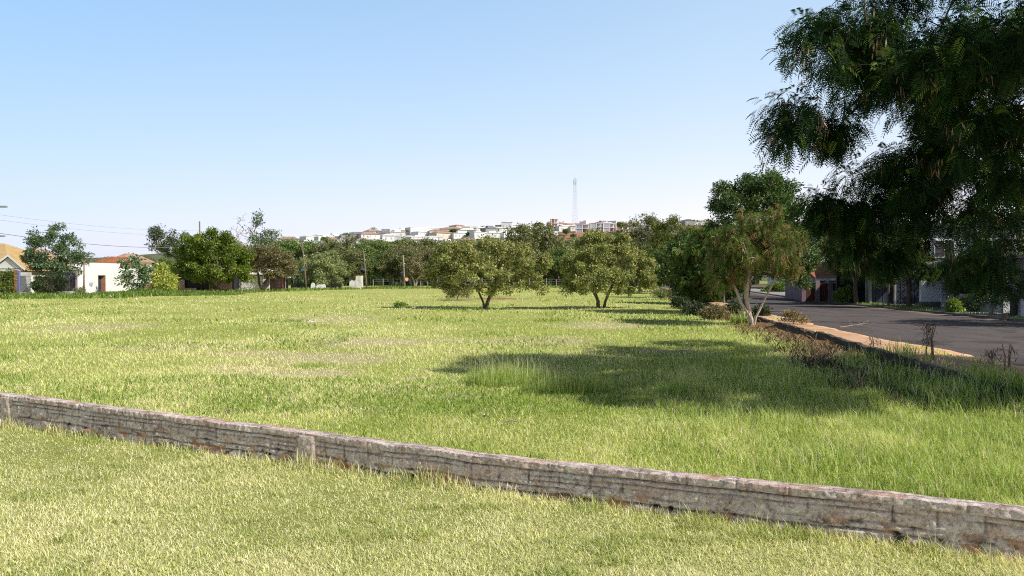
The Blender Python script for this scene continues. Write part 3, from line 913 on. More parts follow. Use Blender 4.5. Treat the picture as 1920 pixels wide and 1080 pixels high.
def leaf_quads(C, D, S, Lg, Wd, fold=0.15):
    """C base, D along, S side (unit), -> verts, faces"""
    n = len(C)
    Nn = np.cross(D, S)
    Lg = np.broadcast_to(Lg, (n,))[:, None]; Wd = np.broadcast_to(Wd, (n,))[:, None]
    V = np.empty((n, 4, 3), np.float32)
    V[:, 0] = C
    V[:, 1] = C + D * Lg * 0.45 + S * Wd * 0.5 + Nn * Wd * fold
    V[:, 2] = C + D * Lg
    V[:, 3] = C + D * Lg * 0.45 - S * Wd * 0.5 + Nn * Wd * fold
    Fc = np.arange(n * 4).reshape(n, 4)
    return V.reshape(-1, 3), Fc


def skeleton(base, stems, targets, rg, rt, rmin, bow=0.12, ex=0.55):
    """greedy limbs: every target hooks onto the nearest limb point already there"""
    nodes, par = [], []
    stem_ends = []
    for st in stems:
        prev = -1
        for p in st:
            nodes.append(np.array(p, float)); par.append(prev); prev = len(nodes) - 1
    order = np.argsort(np.linalg.norm(targets - np.mean([s[-1] for s in stems], 0), axis=1))
    tips = []
    for i in order:
        t = targets[i]
        A = np.array(nodes)
        dist = np.linalg.norm(A - t, axis=1)
        pen = np.where(A[:, 2] < stems[0][-1][2] * 0.75, 3.0, 0.0) + np.maximum(A[:, 2] - t[2], 0) * 0.5
        j = int(np.argmin(dist + pen))
        a = nodes[j]
        seg = t - a
        ln = np.linalg.norm(seg)
        prev = j
        m = max(2, min(5, int(ln / 0.5) + 1))
        for k in range(1, m + 1):
            f = k / m
            p = a + seg * f + np.array([0, 0, bow * ln * math.sin(PI * f)]) + (rg.normal(0, 0.05 * ln, 3) if k < m else 0)
            nodes.append(p); par.append(prev); prev = len(nodes) - 1
        tips.append(prev)
    n = len(nodes)
    cnt = np.zeros(n)
    for tnode in tips:
        q = tnode
        while q >= 0:
            cnt[q] += 1; q = par[q]
    tot = max(len(tips) / len(stems), 1)
    rad = np.maximum(rmin, rt * np.minimum(cnt / tot, 1.0) ** ex)
    return np.array(nodes), np.array(par), rad


def limb_mesh(name, nodes, par, rad, mat, parent, flare=True, ns=6, rcut=0.0):
    """one tube per parent->child link chain"""
    child = {}
    for i, p in enumerate(par):
        child.setdefault(int(p), []).append(i)
    V, Fc = [], []
    done = set()

    def ring(p, t, r):
        u = np.cross(t, (0.21, 0.95, 0.23)); l = np.linalg.norm(u)
        u = u / l if l > 0.05 else np.array([1.0, 0, 0])
        w = np.cross(t, u)
        a = np.arange(ns) * 2 * PI / ns
        return p + r * (np.cos(a)[:, None] * u + np.sin(a)[:, None] * w)
    starts = [i for i in range(len(par)) if par[i] < 0]
    stack = [(s, None) for s in starts]
    while stack:
        i, frm = stack.pop()
        chain = [i] if frm is None else [frm, i]
        cur = i
        while True:
            ch = child.get(cur, [])
            if not ch: break
            ch = sorted(ch, key=lambda c: -rad[c])
            for c in ch[1:]: stack.append((c, cur))
            cur = ch[0]; chain.append(cur)
        if max(rad[c] for c in chain[1:] or chain) < rcut: continue
        pts = nodes[chain]; rr = np.array([rad[c] for c in chain])
        if frm is not None: rr[0] = min(rr[0], rr[1] * 1.15)
        if frm is None and flare: rr[0] *= 1.35
        rr[-1] *= 0.35
        i0 = len(V) * ns
        for k in range(len(chain)):
            t = pts[min(k + 1, len(pts) - 1)] - pts[max(k - 1, 0)]
            t = t / max(np.linalg.norm(t), 1e-6)
            V.append(ring(pts[k], t, rr[k]))
        for k in range(len(chain) - 1):
            for j in range(ns):
                a = i0 + k * ns + j; b = i0 + k * ns + (j + 1) % ns
                Fc.append((a, b, b + ns, a + ns))
    return npmesh(name, np.concatenate(V), np.array(Fc), mat, parent, None, True)


def lobes_px(lobes, base, d):
    """lobes measured on the photo (px, py, rx, ry, depth offset) -> metres relative to base"""
    out = []
    for l in lobes:
        px, py, rx, ry = l[:4]
        dd = l[4] if len(l) > 4 else 0.0
        q = d + dd
        c = P(px, q, py)
        out.append((c[0] - base[0], c[1] - base[1], c[2] - base[2], rx / F * q, ry / F * q, (l[5] if len(l) > 5 else 1.0)))
    return out


def sample_lobes(lobes, nt_, rg, shell=0.45):
    w = np.array([l[3] * l[4] * l[5] for l in lobes]); w = w / w.sum()
    pick = rg.choice(len(lobes), nt_, p=w)
    Lb = np.array([l[:5] for l in lobes])[pick]
    v = unit(rg.normal(size=(nt_, 3)))
    r = (shell + (1 - shell) * rg.random(nt_)) ** 0.7
    off = v * r[:, None] * np.stack([Lb[:, 3], np.maximum(Lb[:, 3], Lb[:, 4]) * 0.95, Lb[:, 4]], 1)
    return Lb[:, :3] + off


def make_tree(name, label, cat, base, lobes, leaf, bark, rt=0.15, fork=1.2, stems=None, nt_=60, seed=1, group=None,
              npc=90, rc=0.6, LL=0.12, LW=0.06, kind='leaf', rmin=0.012, accent=0.1, droop=0.3, pods=0, flat=0.75, rz=0.0, crown='crown', lum=0.45, rcut=0.0, shell=0.45, ex=0.55, pairs=6):
    rg = np.random.default_rng(seed)
    root = thing(name, label, cat, base, rz, group)
    if stems is None:
        c = np.mean([l[:2] for l in lobes], 0)
        stems = [[(0, 0, -0.1), (0.04 * c[0] + rg.normal(0, .03), 0, fork * 0.5), (0.15 * c[0], 0.1 * c[1], fork)]]
    T = sample_lobes(lobes, nt_, rg, shell)
    T[:, 2] = np.maximum(T[:, 2], 0.15)
    nodes, par, rad = skeleton(base, stems, T, rg, rt, rmin, ex=ex)
    limb_mesh('trunk', nodes, par, rad, bark, root, True, 7 if rt > 0.1 else 5, rcut)
    # clusters of leaves round every tip and some along the outer twigs
    thin = np.where((rad <= np.quantile(rad, 0.6)) & (nodes[:, 2] > 0.3))[0]
    if len(thin) == 0: thin = np.arange(len(nodes))
    extra = nodes[rg.choice(thin, max(nt_ // 2, 1))]
    C = np.concatenate([T, extra])
    cl_l = np.clip(rg.normal(lum, 0.17, len(C)), 0, 1)
    m = len(C) * npc
    ci = np.repeat(np.arange(len(C)), npc)
    sz = rg.uniform(0.55, 1.25, len(C))[ci]
    g = rg.normal(size=(m, 3)); g = unit(g) * (rg.random(m) ** 0.5)[:, None]
    off = g * (rc * sz)[:, None] * np.array([1, 1, flat])
    pos = C[ci] + off
    pos[:, 2] = np.maximum(pos[:, 2], 0.03)
    D = unit(off * 1.2 / rc + rg.normal(0, 0.55, (m, 3)) + np.array([0, 0, -droop]))
    S = unit(np.cross(D, unit(rg.normal(size=(m, 3)) + np.array([0, 0, 0.9]))))
    l = np.clip(cl_l[ci] + rg.normal(0, 0.17, m), 0, 1)
    acc = (rg.random(m) < accent) * rg.uniform(0.3, 1, m)
    if kind == 'frond':
        V, Fc, TI, nb = [], [], [], 0
        FL = LL * rg.uniform(0.7, 1.2, m)
        for k in range(pairs):
            t = 0.15 + 0.8 * k / (pairs - 1)
            Cc = pos + D * (FL * t)[:, None] + np.array([0, 0, -1]) * (FL * 0.45 * t * t)[:, None]
            for sgn in (-1, 1):
                dr = unit(S * sgn + D * 0.45 + np.array([0, 0, -0.35]))
                v, f = leaf_quads(Cc, dr, unit(D - dr * np.sum(D * dr, 1)[:, None]), FL * 0.48 * (1 - 0.4 * abs(t - 0.5)), LW, 0.05)
                V.append(v); Fc.append(f + nb); nb += len(v)
                TI.append(np.repeat(np.stack([l, acc, 0 * l], 1), 4, 0))
        npmesh(crown, np.concatenate(V), np.concatenate(Fc), leaf, root, np.concatenate(TI))
    else:
        v, f = leaf_quads(pos, D, S, LL * rg.uniform(0.6, 1.25, m), LW * rg.uniform(0.7, 1.2, m))
        npmesh(crown, v, f, leaf, root, np.repeat(np.stack([l, acc, 0 * l], 1), 4, 0))
    if pods:
        c = C[rg.choice(len(C), pods)] + unit(rg.normal(size=(pods, 3))) * rc * np.array([1.0, 1.0, 0.6]) - np.array([0, 0, .12])
        kpc = 9
        pc = np.repeat(c, kpc, 0) + rg.normal(0, 0.06, (pods * kpc, 3)) * np.array([1, 1, 1.9])
        D = unit(rg.normal(0, 0.22, (pods * kpc, 3)) + np.array([0, 0, -1]))
        S = unit(np.cross(D, rg.normal(size=(pods * kpc, 3))))
        v, f = leaf_quads(pc, D, S, rg.uniform(0.12, 0.22, pods * kpc), np.full(pods * kpc, 0.026))
        nq = pods * kpc
        tag(npmesh('seed_pods', v, f, L['pod'], root, np.repeat(np.stack([rg.random(nq), (rg.random(nq) < .3) * .8, np.zeros(nq)], 1), 4, 0)), kind='stuff')
    return root


def px_tree(name, label, cat, bpx, d, lobes, leaf, bark, zb=None, **kw):
    X, Y, _ = P(bpx, d)
    base = (X, Y, g1(X, Y) if zb is None else zb)
    return make_tree(name, label, cat, base, lobes_px(lobes, base, d), leaf, bark, **kw)


# the two guava trees in the middle of the meadow
G1 = P(908, depth(580)); G2 = P(1122, depth(579))
px_tree('guava_tree', 'broad guava tree with a forked trunk beside the red bare earth', 'tree', 908, depth(580),
        [(905, 480, 60, 32), (850, 488, 46, 34, -.5), (962, 492, 52, 34, .4), (1003, 512, 28, 26), (835, 520, 30, 20), (895, 516, 62, 26, -1), (965, 535, 32, 14), (1010, 540, 14, 10, 0, .6), (925, 462, 30, 18), (845, 545, 18, 12, 0, 1), (880, 538, 26, 12, -1, 1), (940, 545, 30, 10, -.8, .9), (1000, 552, 18, 10, .3, 1), (818, 492, 20, 22, -.3, 1), (866, 455, 12, 9, 0, 1.4), (958, 464, 16, 9, 0, 1.4), (1018, 490, 12, 10, 0, 1.4), (808, 520, 10, 12, 0, 1.4)],
        L['guava'], M['bark'], rt=0.115, stems=[[(0, 0, -.1), (-.06, 0, .45), (-.35, -.1, 1.1), (-.6, -.1, 1.5)], [(0.05, 0.05, -.1), (.22, .05, .5), (.5, .1, 1.2), (.75, .2, 1.9)]],
        nt_=250, seed=21, npc=78, rc=0.36, LL=0.16, LW=0.09, accent=0.17, lum=0.5, shell=.6, rmin=0.012, ex=.6)
px_tree('guava_tree', 'rounder guava tree with two short trunks nearer the road', 'tree', 1122, depth(579),
        [(1130, 468, 52, 32), (1090, 495, 38, 36, -.3), (1165, 490, 45, 36, .4), (1205, 512, 26, 28), (1130, 520, 60, 24, -1), (1078, 528, 18, 16), (1190, 540, 28, 14), (1115, 448, 24, 16), (1100, 535, 24, 12, -.8, 1), (1150, 540, 26, 12, -1, 1), (1215, 530, 18, 18), (1068, 540, 14, 10), (1080, 455, 12, 10, 0, 1.4), (1165, 448, 12, 9, 0, 1.5), (1225, 495, 10, 10, 0, 1.4), (1062, 500, 10, 14, 0, 1.3)],
        L['guava'], M['bark'], rt=0.11, stems=[[(0, 0, -.1), (-.03, 0, .5), (-.25, -.1, 1.0), (-.6, -.1, 1.4)], [(0.36, 0.1, -.1), (.45, .1, .4), (.7, .1, 1.0), (1.0, .2, 1.6)]],
        nt_=230, seed=22, npc=84, rc=0.34, LL=0.17, LW=0.085, accent=0.10, lum=0.6, rmin=0.012, ex=.6)

# the big tree on the footway, hanging over the right of the view
BT = (10.55, 14.6, ZWALK - 0.04)
big_lobes = []
for (px, py, rx, ry, d, w) in [
    (1530, 100, 52, 70, 14.0, 1), (1504, 38, 16, 30, 14, 1.3), (1482, 205, 54, 44, 14.5, 1.5), (1470, 265, 30, 30, 14.5, 1.5), (1590, 170, 75, 70, 15, 1), (1555, 250, 45, 26, 15, .6),
    (1620, 50, 90, 70, 14.5, 1), (1710, 90, 110, 90, 15.5, 1), (1830, 120, 110, 130, 12.6, 1), (1720, 200, 85, 44, 14, .8), (1860, 290, 95, 95, 12.8, 1), (1760, 300, 60, 60, 15.5, .9),
    (1540, 300, 22, 24, 15, .9), (1600, 330, 30, 18, 16, .45), (1665, 325, 45, 26, 16, .6), (1548, 392, 42, 22, 17, 4), (1600, 425, 40, 24, 17.5, 2.5), (1680, 290, 55, 36, 16, 1), (1640, 400, 70, 40, 17, 1.1), (1700, 405, 60, 44, 16, 1), (1780, 395, 60, 30, 15.5, .7), (1860, 420, 90, 75, 13.2, 1.1), (1600, 445, 40, 28, 18, .7), (1700, 480, 70, 40, 17, .9), (1820, 490, 80, 40, 14.5, .9), (1640, 470, 70, 45, 17.5, .9), (1700, 350, 80, 50, 17, .9), (1780, 360, 90, 60, 15, 1), (1900, 180, 80, 110, 13.5, 1), (1720, 150, 100, 70, 14, 1), (1895, 520, 30, 36, 14.5, .5),
    # boughs above the frame, over the road and further back
    (1740, -60, 100, 70, 14.5, 1), (1800, -110, 150, 110, 15, 1), (1990, 40, 130, 170, 14.5, 1), (2080, 250, 120, 150, 15, 1), (2000, -130, 130, 110, 15, .9), (2010, 400, 70, 70, 15, .6),
    (2250, 60, 140, 120, 14.5, 1), (2300, 250, 120, 110, 15, 1), (2420, 100, 120, 130, 14, .9), (2380, -120, 150, 120, 15, .8), (2150, 380, 90, 70, 14, .7), (2200, -50, 120, 110, 18, .7),
    (1760, 250, 70, 70, 17.5, .8), (1800, 150, 110, 110, 18, .9), (1800, 300, 80, 70, 18.5, .7), (1600, 398, 50, 26, 17, 2.5), (1690, 375, 50, 30, 17, 1.2)]:
    c = P(px, d, py)
    big_lobes.append((c[0] - BT[0], c[1] - BT[1], c[2] - BT[2], rx / F * d, ry / F * d, w))
for X_b, d_b, z_b, r_b in [(13, 11.5, 6, 1.7), (15.3, 11.3, 6.6, 1.8), (13.6, 10.2, 5.2, 1.5), (16.5, 10.6, 7.6, 1.8), (12, 12.4, 7.2, 1.7), (17.3, 12, 8, 1.7), (15, 9.6, 5.8, 1.5), (12.4, 11.2, 3.9, 1.2), (13.6, 10.6, 4.2, 1.3), (11.6, 10.4, 4.6, 1.2), (12.6, 12.4, 4.6, 1.3), (14.6, 11.6, 4.9, 1.4), (13.2, 9.2, 4.4, 1.2), (16.2, 9.6, 6.4, 1.5), (14, 12.6, 6.2, 1.5), (14.8, 13.6, 5.6, 1.5), (16, 14.2, 7, 1.6), (13, 13.8, 4.9, 1.3), (17.6, 13.2, 8.2, 1.6), (8.2, 9.8, 6.6, 1.1), (9.4, 10.2, 7.6, 1.4), (9.0, 9.2, 5.6, 1.0), (10.6, 9.6, 6.4, 1.3), (11, 11.2, 6.4, 1.4), (9.6, 11.6, 6.9, 1.3), (12, 10.3, 7.4, 1.4)]:
    big_lobes.append((X_b - BT[0], d_b - BT[1], z_b - BT[2], r_b, r_b * .8, .95))
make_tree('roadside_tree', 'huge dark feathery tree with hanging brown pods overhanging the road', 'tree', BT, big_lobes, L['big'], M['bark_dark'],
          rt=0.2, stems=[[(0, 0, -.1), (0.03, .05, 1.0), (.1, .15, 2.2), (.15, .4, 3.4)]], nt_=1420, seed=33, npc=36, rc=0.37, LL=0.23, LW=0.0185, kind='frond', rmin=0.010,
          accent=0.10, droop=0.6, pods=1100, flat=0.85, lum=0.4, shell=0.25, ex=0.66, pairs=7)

# trees along the verge
px_tree('verge_tree', 'slender tree with pale forked stems and hanging pods by the red footway', 'tree', 1412, 32.7,
        [(1425, 420, 55, 42), (1380, 455, 45, 45), (1465, 455, 38, 45), (1420, 468, 62, 34, -.8), (1362, 495, 28, 36), (1352, 522, 20, 22, -.2), (1468, 490, 26, 22, -.5)],
        L['leuc'], M['bark_light'], rt=0.10, stems=[[(0, 0, -.1), (-.06, 0, .3), (-.5, 0, .95), (-.85, .1, 1.9)], [(0.03, 0, -.1), (.12, -.03, .35), (.48, -.05, 1.1), (.72, -.08, 1.6), (1.05, -.1, 2.3)], [(0, .05, -.1), (-.12, .05, .5), (-.28, 0, 1.2), (-.2, .1, 2.1)]],
        nt_=135, seed=41, npc=34, rc=0.40, LL=0.23, LW=0.032, kind='frond', accent=0.20, droop=0.8, pods=420, lum=0.5, pairs=5)
px_tree('verge_tree', 'tall dense dome shaped tree behind the slender pale stemmed one', 'tree', 1396, 41.7,
        [(1422, 345, 48, 28), (1385, 375, 48, 38), (1462, 378, 46, 36), (1425, 400, 85, 48), (1492, 425, 30, 50), (1358, 420, 30, 44), (1425, 470, 90, 50), (1502, 480, 26, 44), (1450, 500, 60, 24), (1496, 515, 22, 24), (1462, 350, 34, 26)],
        L['dense'], M['bark'], rt=0.17, fork=1.6, nt_=300, seed=42, npc=95, rc=0.48, LL=0.17, LW=0.07, accent=0.12, droop=0.35, lum=0.45)
px_tree('verge_tree', 'dark low branched tree where the meadow meets the road', 'tree', 1325, 57,
        [(1312, 495, 42, 46), (1345, 465, 30, 40), (1290, 530, 34, 24), (1345, 525, 32, 30), (1325, 450, 24, 30), (1300, 548, 34, 18), (1340, 550, 32, 16), (1368, 535, 24, 22)],
        L['leuc'], M['bark'], rt=0.17, stems=[[(0, 0, -.1), (-.1, 0, .6), (-.4, 0, 1.4)], [(.1, 0, -.1), (.4, 0, .7), (.9, 0, 1.5)]], nt_=150, seed=43, npc=26, rc=0.6, LL=0.42, LW=0.06, kind='frond', accent=0.06, lum=0.3)
px_tree('verge_tree', 'thin stemmed young tree beside the dark low branched one', 'tree', 1357, 54,
        [(1362, 500, 20, 30), (1350, 520, 14, 14)], L['leuc'], M['bark_grey'], rt=0.06, fork=1.6, nt_=26, seed=44, npc=20, rc=0.5, LL=0.36, LW=0.05, kind='frond', lum=0.4)
px_tree('verge_tree', 'bushy green tree with a short grey trunk at the far meadow corner', 'tree', 1265, 74,
        [(1255, 490, 38, 36), (1285, 470, 30, 34), (1235, 515, 24, 20), (1280, 520, 30, 22)], L['dense'], M['bark_grey'], rt=0.14, fork=1.4, nt_=70, seed=45, npc=80, rc=0.75, LL=0.28, LW=0.13, accent=0.08, lum=0.45)
for i, (bx, d, top, w, lab) in enumerate([(1200, 96, 400, 48, 'tall podded tree above the right guava crown'), (1262, 92, 398, 50, 'tall broad podded tree with a thin spike at its crown'),
                                          (1318, 99, 405, 40, 'tall podded tree half behind the dark verge tree'), (1160, 112, 428, 34, 'brownish tree between the right guava and the tall podded trees')]):
    h = (540 - top)
    px_tree('podded_tree', lab, 'tree', bx, d, [(bx, top + h * .22, w * .75, h * .2), (bx - w * .5, top + h * .42, w * .6, h * .22), (bx + w * .5, top + h * .4, w * .6, h * .24), (bx, top + h * .6, w, h * .22), (bx, top + h * .8, w * .8, h * .14)],
            L['forest'] if i != 1 else L['leuc'], M['bark_grey'], rt=0.16, fork=2.0, nt_=85, seed=60 + i, npc=75, rc=0.85, LL=0.36, LW=0.12, accent=0.22, lum=0.42, droop=0.6)

# left side of the meadow
px_tree('street_tree', 'open crowned blue green tree in front of the yellow roof', 'tree', 108, 82,
        [(105, 452, 38, 28), (70, 465, 28, 22), (140, 470, 28, 22), (105, 490, 50, 22), (65, 490, 22, 16), (112, 430, 12, 10), (150, 480, 16, 14), (75, 438, 10, 12), (125, 508, 26, 10)],
        L['blue'], M['bark'], rt=0.16, fork=1.6, nt_=95, seed=71, npc=62, rc=0.55, LL=0.30, LW=0.13, accent=0.12, lum=0.5)
px_tree('bush', 'dark fine leaved bush below the blue green tree', 'bush', 92, 80,
        [(90, 528, 30, 20), (75, 540, 16, 12), (108, 538, 18, 14), (95, 515, 20, 10)], L['darkbush'], M['bark'], rt=0.06, fork=0.4, nt_=50, seed=72, npc=80, rc=0.45, LL=0.16, LW=0.07, lum=0.45)
px_tree('bush', 'leafy bush at the far edge of the street beside the orange post', 'bush', 6, 79,
        [(8, 530, 22, 22), (-10, 525, 20, 24), (20, 545, 10, 8)], L['round'], M['bark'], rt=0.05, fork=0.4, nt_=40, seed=73, npc=70, rc=0.5, LL=0.2, LW=0.1, accent=0.2, lum=0.4)
px_tree('papaya_tree', 'loose leafy papaya like tree against the white house', 'tree', 250, 86,
        [(250, 495, 22, 14), (238, 525, 14, 18), (262, 520, 14, 14), (275, 500, 14, 10), (255, 540, 18, 8)], L['blue'], M['bark_pale'], rt=0.07, fork=1.6, nt_=34, seed=74, npc=34, rc=0.6, LL=0.42, LW=0.2, accent=0.35, lum=0.65)
px_tree('bush', 'yellow green rounded shrub beside the brown gate', 'bush', 304, 90,
        [(304, 522, 22, 16), (290, 535, 14, 10), (318, 536, 14, 10), (305, 505, 10, 8)], L['yellow'], M['bark'], rt=0.05, fork=0.3, nt_=48, seed=75, npc=50, rc=0.5, LL=0.36, LW=0.14, accent=0.2, lum=0.55)
px_tree('round_tree', 'big round dense bright green tree shading the old houses', 'tree', 398, 99,
        [(398, 462, 52, 30), (360, 492, 34, 30), (440, 490, 36, 30), (400, 505, 66, 22), (400, 445, 30, 14), (345, 510, 20, 14), (462, 512, 16, 14)],
        L['round'], M['bark'], rt=0.3, stems=[[(0, 0, -.1), (0, 0, .8), (-.3, 0, 1.6)], [(.5, .2, -.1), (.6, .2, .8), (1.0, .1, 1.7)]], nt_=160, seed=76, npc=95, rc=0.75, LL=0.32, LW=0.17, accent=0.1, lum=0.5)
px_tree('dark_tree', 'dark spreading tree partly behind the big round one', 'tree', 330, 122,
        [(300, 440, 26, 14), (322, 460, 30, 20), (345, 475, 20, 26), (295, 462, 18, 10), (345, 440, 14, 12)], L['darkbush'], M['bark'], rt=0.2, fork=3.5, nt_=60, seed=77, npc=60, rc=0.85, LL=0.36, LW=0.17, accent=0.2, lum=0.7)
px_tree('bare_tree', 'leafless pale twiggy tree rising behind the round tree', 'tree', 452, 118,
        [(455, 425, 24, 26), (440, 450, 18, 30), (470, 445, 16, 30), (430, 440, 8, 18)], L['dry'], M['bark_pale'], rt=0.14, fork=4.0, nt_=85, seed=78, npc=1, rc=0.3, LL=0.2, LW=0.08, rmin=0.035, shell=0.2)
px_tree('sparse_tree', 'tall sparse tree with small upper leaves beside the leafless one', 'tree', 478, 112,
        [(487, 412, 14, 12), (482, 435, 18, 18), (505, 445, 18, 14), (490, 460, 26, 20), (515, 440, 10, 10)], L['blue'], M['bark_pale'], rt=0.13, fork=4.0, nt_=70, seed=79, npc=16, rc=0.7, LL=0.34, LW=0.17, accent=0.2, rmin=0.03, lum=0.4)
px_tree('dark_tree', 'brownish tree with crooked dark trunk beside the brick gate', 'tree', 492, 104,
        [(500, 480, 28, 22), (530, 490, 24, 20), (515, 505, 36, 16), (545, 500, 14, 16), (480, 500, 12, 14)], L['forest3'], M['bark'], rt=0.16, stems=[[(0, 0, -.1), (.1, 0, .7), (.7, 0, 1.7)], [(0, 0, .3), (-.4, 0, 1.0), (-.5, 0, 2.0)]], nt_=80, seed=80, npc=62, rc=0.7, LL=0.32, LW=0.14, accent=0.1, lum=0.4)
px_tree('willow_tree', 'pale silvery green drooping tree behind the first pole', 'tree', 610, 120,
        [(610, 492, 34, 18), (585, 510, 24, 18), (635, 512, 18, 22), (610, 520, 36, 16), (625, 478, 14, 8), (575, 500, 18, 14)], L['willow'], M['bark'], rt=0.22, fork=1.8, nt_=100, seed=81, npc=80, rc=0.75, LL=0.42, LW=0.11, droop=0.9, lum=0.5)
px_tree('bush', 'bright green round leaved seedling at the left tip of the guava shadow', 'bush', 752, 51.5,
        [(752, 574, 10, 6), (745, 576, 6, 4)], L['bush'], M['bark'], rt=0.02, fork=0.15, nt_=18, seed=82, npc=26, rc=0.16, LL=0.16, LW=0.1, lum=0.6)
px_tree('bush', 'dry scraggy bush in the shade behind the broad guava tree', 'bush', 858, 66,
        [(860, 545, 22, 10), (845, 548, 10, 8), (875, 550, 12, 6)], L['dry'], M['twig'], rt=0.04, fork=0.3, nt_=40, seed=83, npc=30, rc=0.4, LL=0.2, LW=0.06, lum=0.4)
px_tree('bush', 'sparse sunlit shrub growing out of the footway', 'bush', 1490, 30.5,
        [(1488, 598, 22, 12), (1470, 608, 12, 8), (1508, 606, 14, 9), (1482, 586, 12, 6)], L['dry'], M['twig'], zb=ZWALK, rt=0.02, fork=0.15, nt_=46, seed=84, npc=26, rc=0.17, LL=0.075, LW=0.04, lum=0.6, accent=0.3)
px_tree('bush', 'grey green shrub at the far end of the footway', 'bush', 1245, 66, [(1240, 548, 16, 10), (1255, 552, 12, 7)], L['willow'], M['twig'], rt=0.03, fork=0.2, nt_=30, seed=85, npc=40, rc=0.35, LL=0.16, LW=0.06, lum=0.4)
px_tree('bush', 'green bushes closing the end of the road', 'bush', 1478, 92, [(1470, 540, 26, 10), (1500, 538, 16, 14), (1445, 545, 12, 8)], L['bush'], M['bark'], zb=0.1, rt=0.05, fork=0.5, nt_=50, seed=86, npc=50, rc=0.7, LL=0.3, LW=0.12, lum=0.35)

for px, py, w_, lab in ((1338, 586, 20, 'straw brown ferny bush left of the strap leaved plant'), (1300, 578, 16, 'low dark shrub below the dark verge tree'), (1376, 578, 12, 'dark shrub in the shade of the dome shaped tree'), (1425, 585, 14, 'shadowy shrub behind the pale forked stems'), (1275, 566, 14, 'low scrubby bush at the foot of the corner tree')):
    dq = depth(py + 14)
    px_tree('bush', lab, 'bush', px, dq, [(px, py, w_, 10), (px - w_ * .6, py + 4, w_ * .6, 7), (px + w_ * .6, py + 3, w_ * .6, 8)], L['dry'] if 'straw' in lab else L['darkbush'], M['twig'], rt=.03, fork=.2, nt_=40, seed=int(px), npc=40, rc=.28, LL=.15, LW=.05, lum=.45)
# far side of the road
px_tree('street_tree', 'pale trunked green tree on the far pavement', 'tree', 1496, 70, [(1500, 470, 28, 40), (1525, 455, 24, 34), (1480, 500, 20, 24), (1510, 510, 26, 20)], L['dense'], M['bark_pale'], zb=ZWALK, rt=0.15, fork=1.8, nt_=80, seed=91, npc=60, rc=0.65, LL=0.26, LW=0.11, lum=0.5)
px_tree('street_tree', 'leaning dark trunked tree in front of the tiled house', 'tree', 1606, 52, [(1600, 450, 34, 26), (1575, 470, 26, 26), (1625, 478, 28, 26), (1590, 495, 24, 14)], L['leuc'], M['bark'], zb=ZWALK, rt=0.13, fork=1.9, nt_=110, seed=92, npc=20, rc=0.6, LL=0.4, LW=0.055, kind='frond', lum=0.22)
px_tree('street_tree', 'dark dense tree in front of the blue black gate', 'tree', 1704, 47, [(1695, 480, 36, 32), (1665, 500, 28, 24), (1740, 515, 30, 18), (1690, 450, 30, 26)], L['leuc'], M['bark'], zb=ZWALK, rt=0.13, fork=1.7, nt_=110, seed=93, npc=20, rc=0.55, LL=0.36, LW=0.05, kind='frond', lum=0.2)
px_tree('street_tree', 'small grey green tree beside the wooden post', 'tree', 1860, 37.5, [(1856, 550, 24, 14), (1840, 560, 14, 12), (1872, 562, 16, 12), (1858, 535, 14, 8)], L['blue'], M['bark_pale'], zb=ZWALK, rt=0.06, fork=0.7, nt_=46, seed=94, npc=50, rc=0.28, LL=0.12, LW=0.05, lum=0.3)
px_tree('bush', 'green garden bush at the foot of the tiled house', 'bush', 1580, 53, [(1580, 555, 14, 12), (1592, 548, 10, 10)], L['bush'], M['bark'], zb=ZWALK, rt=0.03, fork=0.3, nt_=34, seed=95, npc=40, rc=0.32, LL=0.16, LW=0.08, lum=0.2)
px_tree('bush', 'leafy weed growing at the white gate pillars', 'bush', 1785, 40, [(1785, 575, 9, 14), (1795, 585, 10, 7)], L['bush'], M['bark'], zb=ZWALK, rt=0.02, fork=0.3, nt_=26, seed=96, npc=34, rc=0.22, LL=0.14, LW=0.07, lum=0.5)
px_tree('bush', 'dark leafy shrub before the pale garage end wall', 'bush', 1812, 40.5, [(1812, 566, 16, 12), (1828, 572, 12, 9), (1800, 574, 9, 8)], L['darkbush'], M['bark'], zb=ZWALK, rt=.03, fork=.2, nt_=40, seed=97, npc=50, rc=.25, LL=.13, LW=.06, lum=.3)
px_tree('street_tree', 'low spreading dark tree between white front wall and wooden post', 'tree', 1836, 44, [(1830, 505, 40, 30), (1800, 525, 22, 16), (1862, 515, 26, 24), (1842, 485, 26, 18)], L['leuc'], M['bark'], zb=ZWALK, rt=.1, fork=1.5, nt_=80, seed=98, npc=30, rc=.5, LL=.36, LW=.05, kind='frond', lum=.15)
# garden trees behind the houses across the road
for i, (X, Y, h, lab) in enumerate([(31, 33, 8.5, 'tall shady garden tree behind the railing gate'), (36, 45, 9.0, 'tall shady garden tree behind the beige house'), (33, 62, 7.5, 'garden tree behind the tiled house'), (34.5, 48.5, 9, 'shady garden tree on the yard corner of the beige house'), (30.5, 40, 7.5, 'shady garden tree between railing gate and white front wall'), (25.2, 29.3, 8, 'shady street tree nearest the road bend'), (36, 55, 9.5, 'shady garden tree on the far yard side of the beige house')]):
    make_tree('garden_tree', lab, 'tree', (X, Y, ZWALK - 0.04), [(0, 0, h * .7, h * .35, h * .25, 1), (-1.5, 0, h * .55, h * .25, h * .2, 1), (1.5, .5, h * .55, h * .25, h * .2, 1), (0, -1.5, h * .45, h * .25, h * .16, 1)],
              L['dense'], M['bark'], rt=0.2, fork=2.2, nt_=90, seed=100 + i, npc=60, rc=0.75, LL=0.28, LW=0.13, lum=0.3)

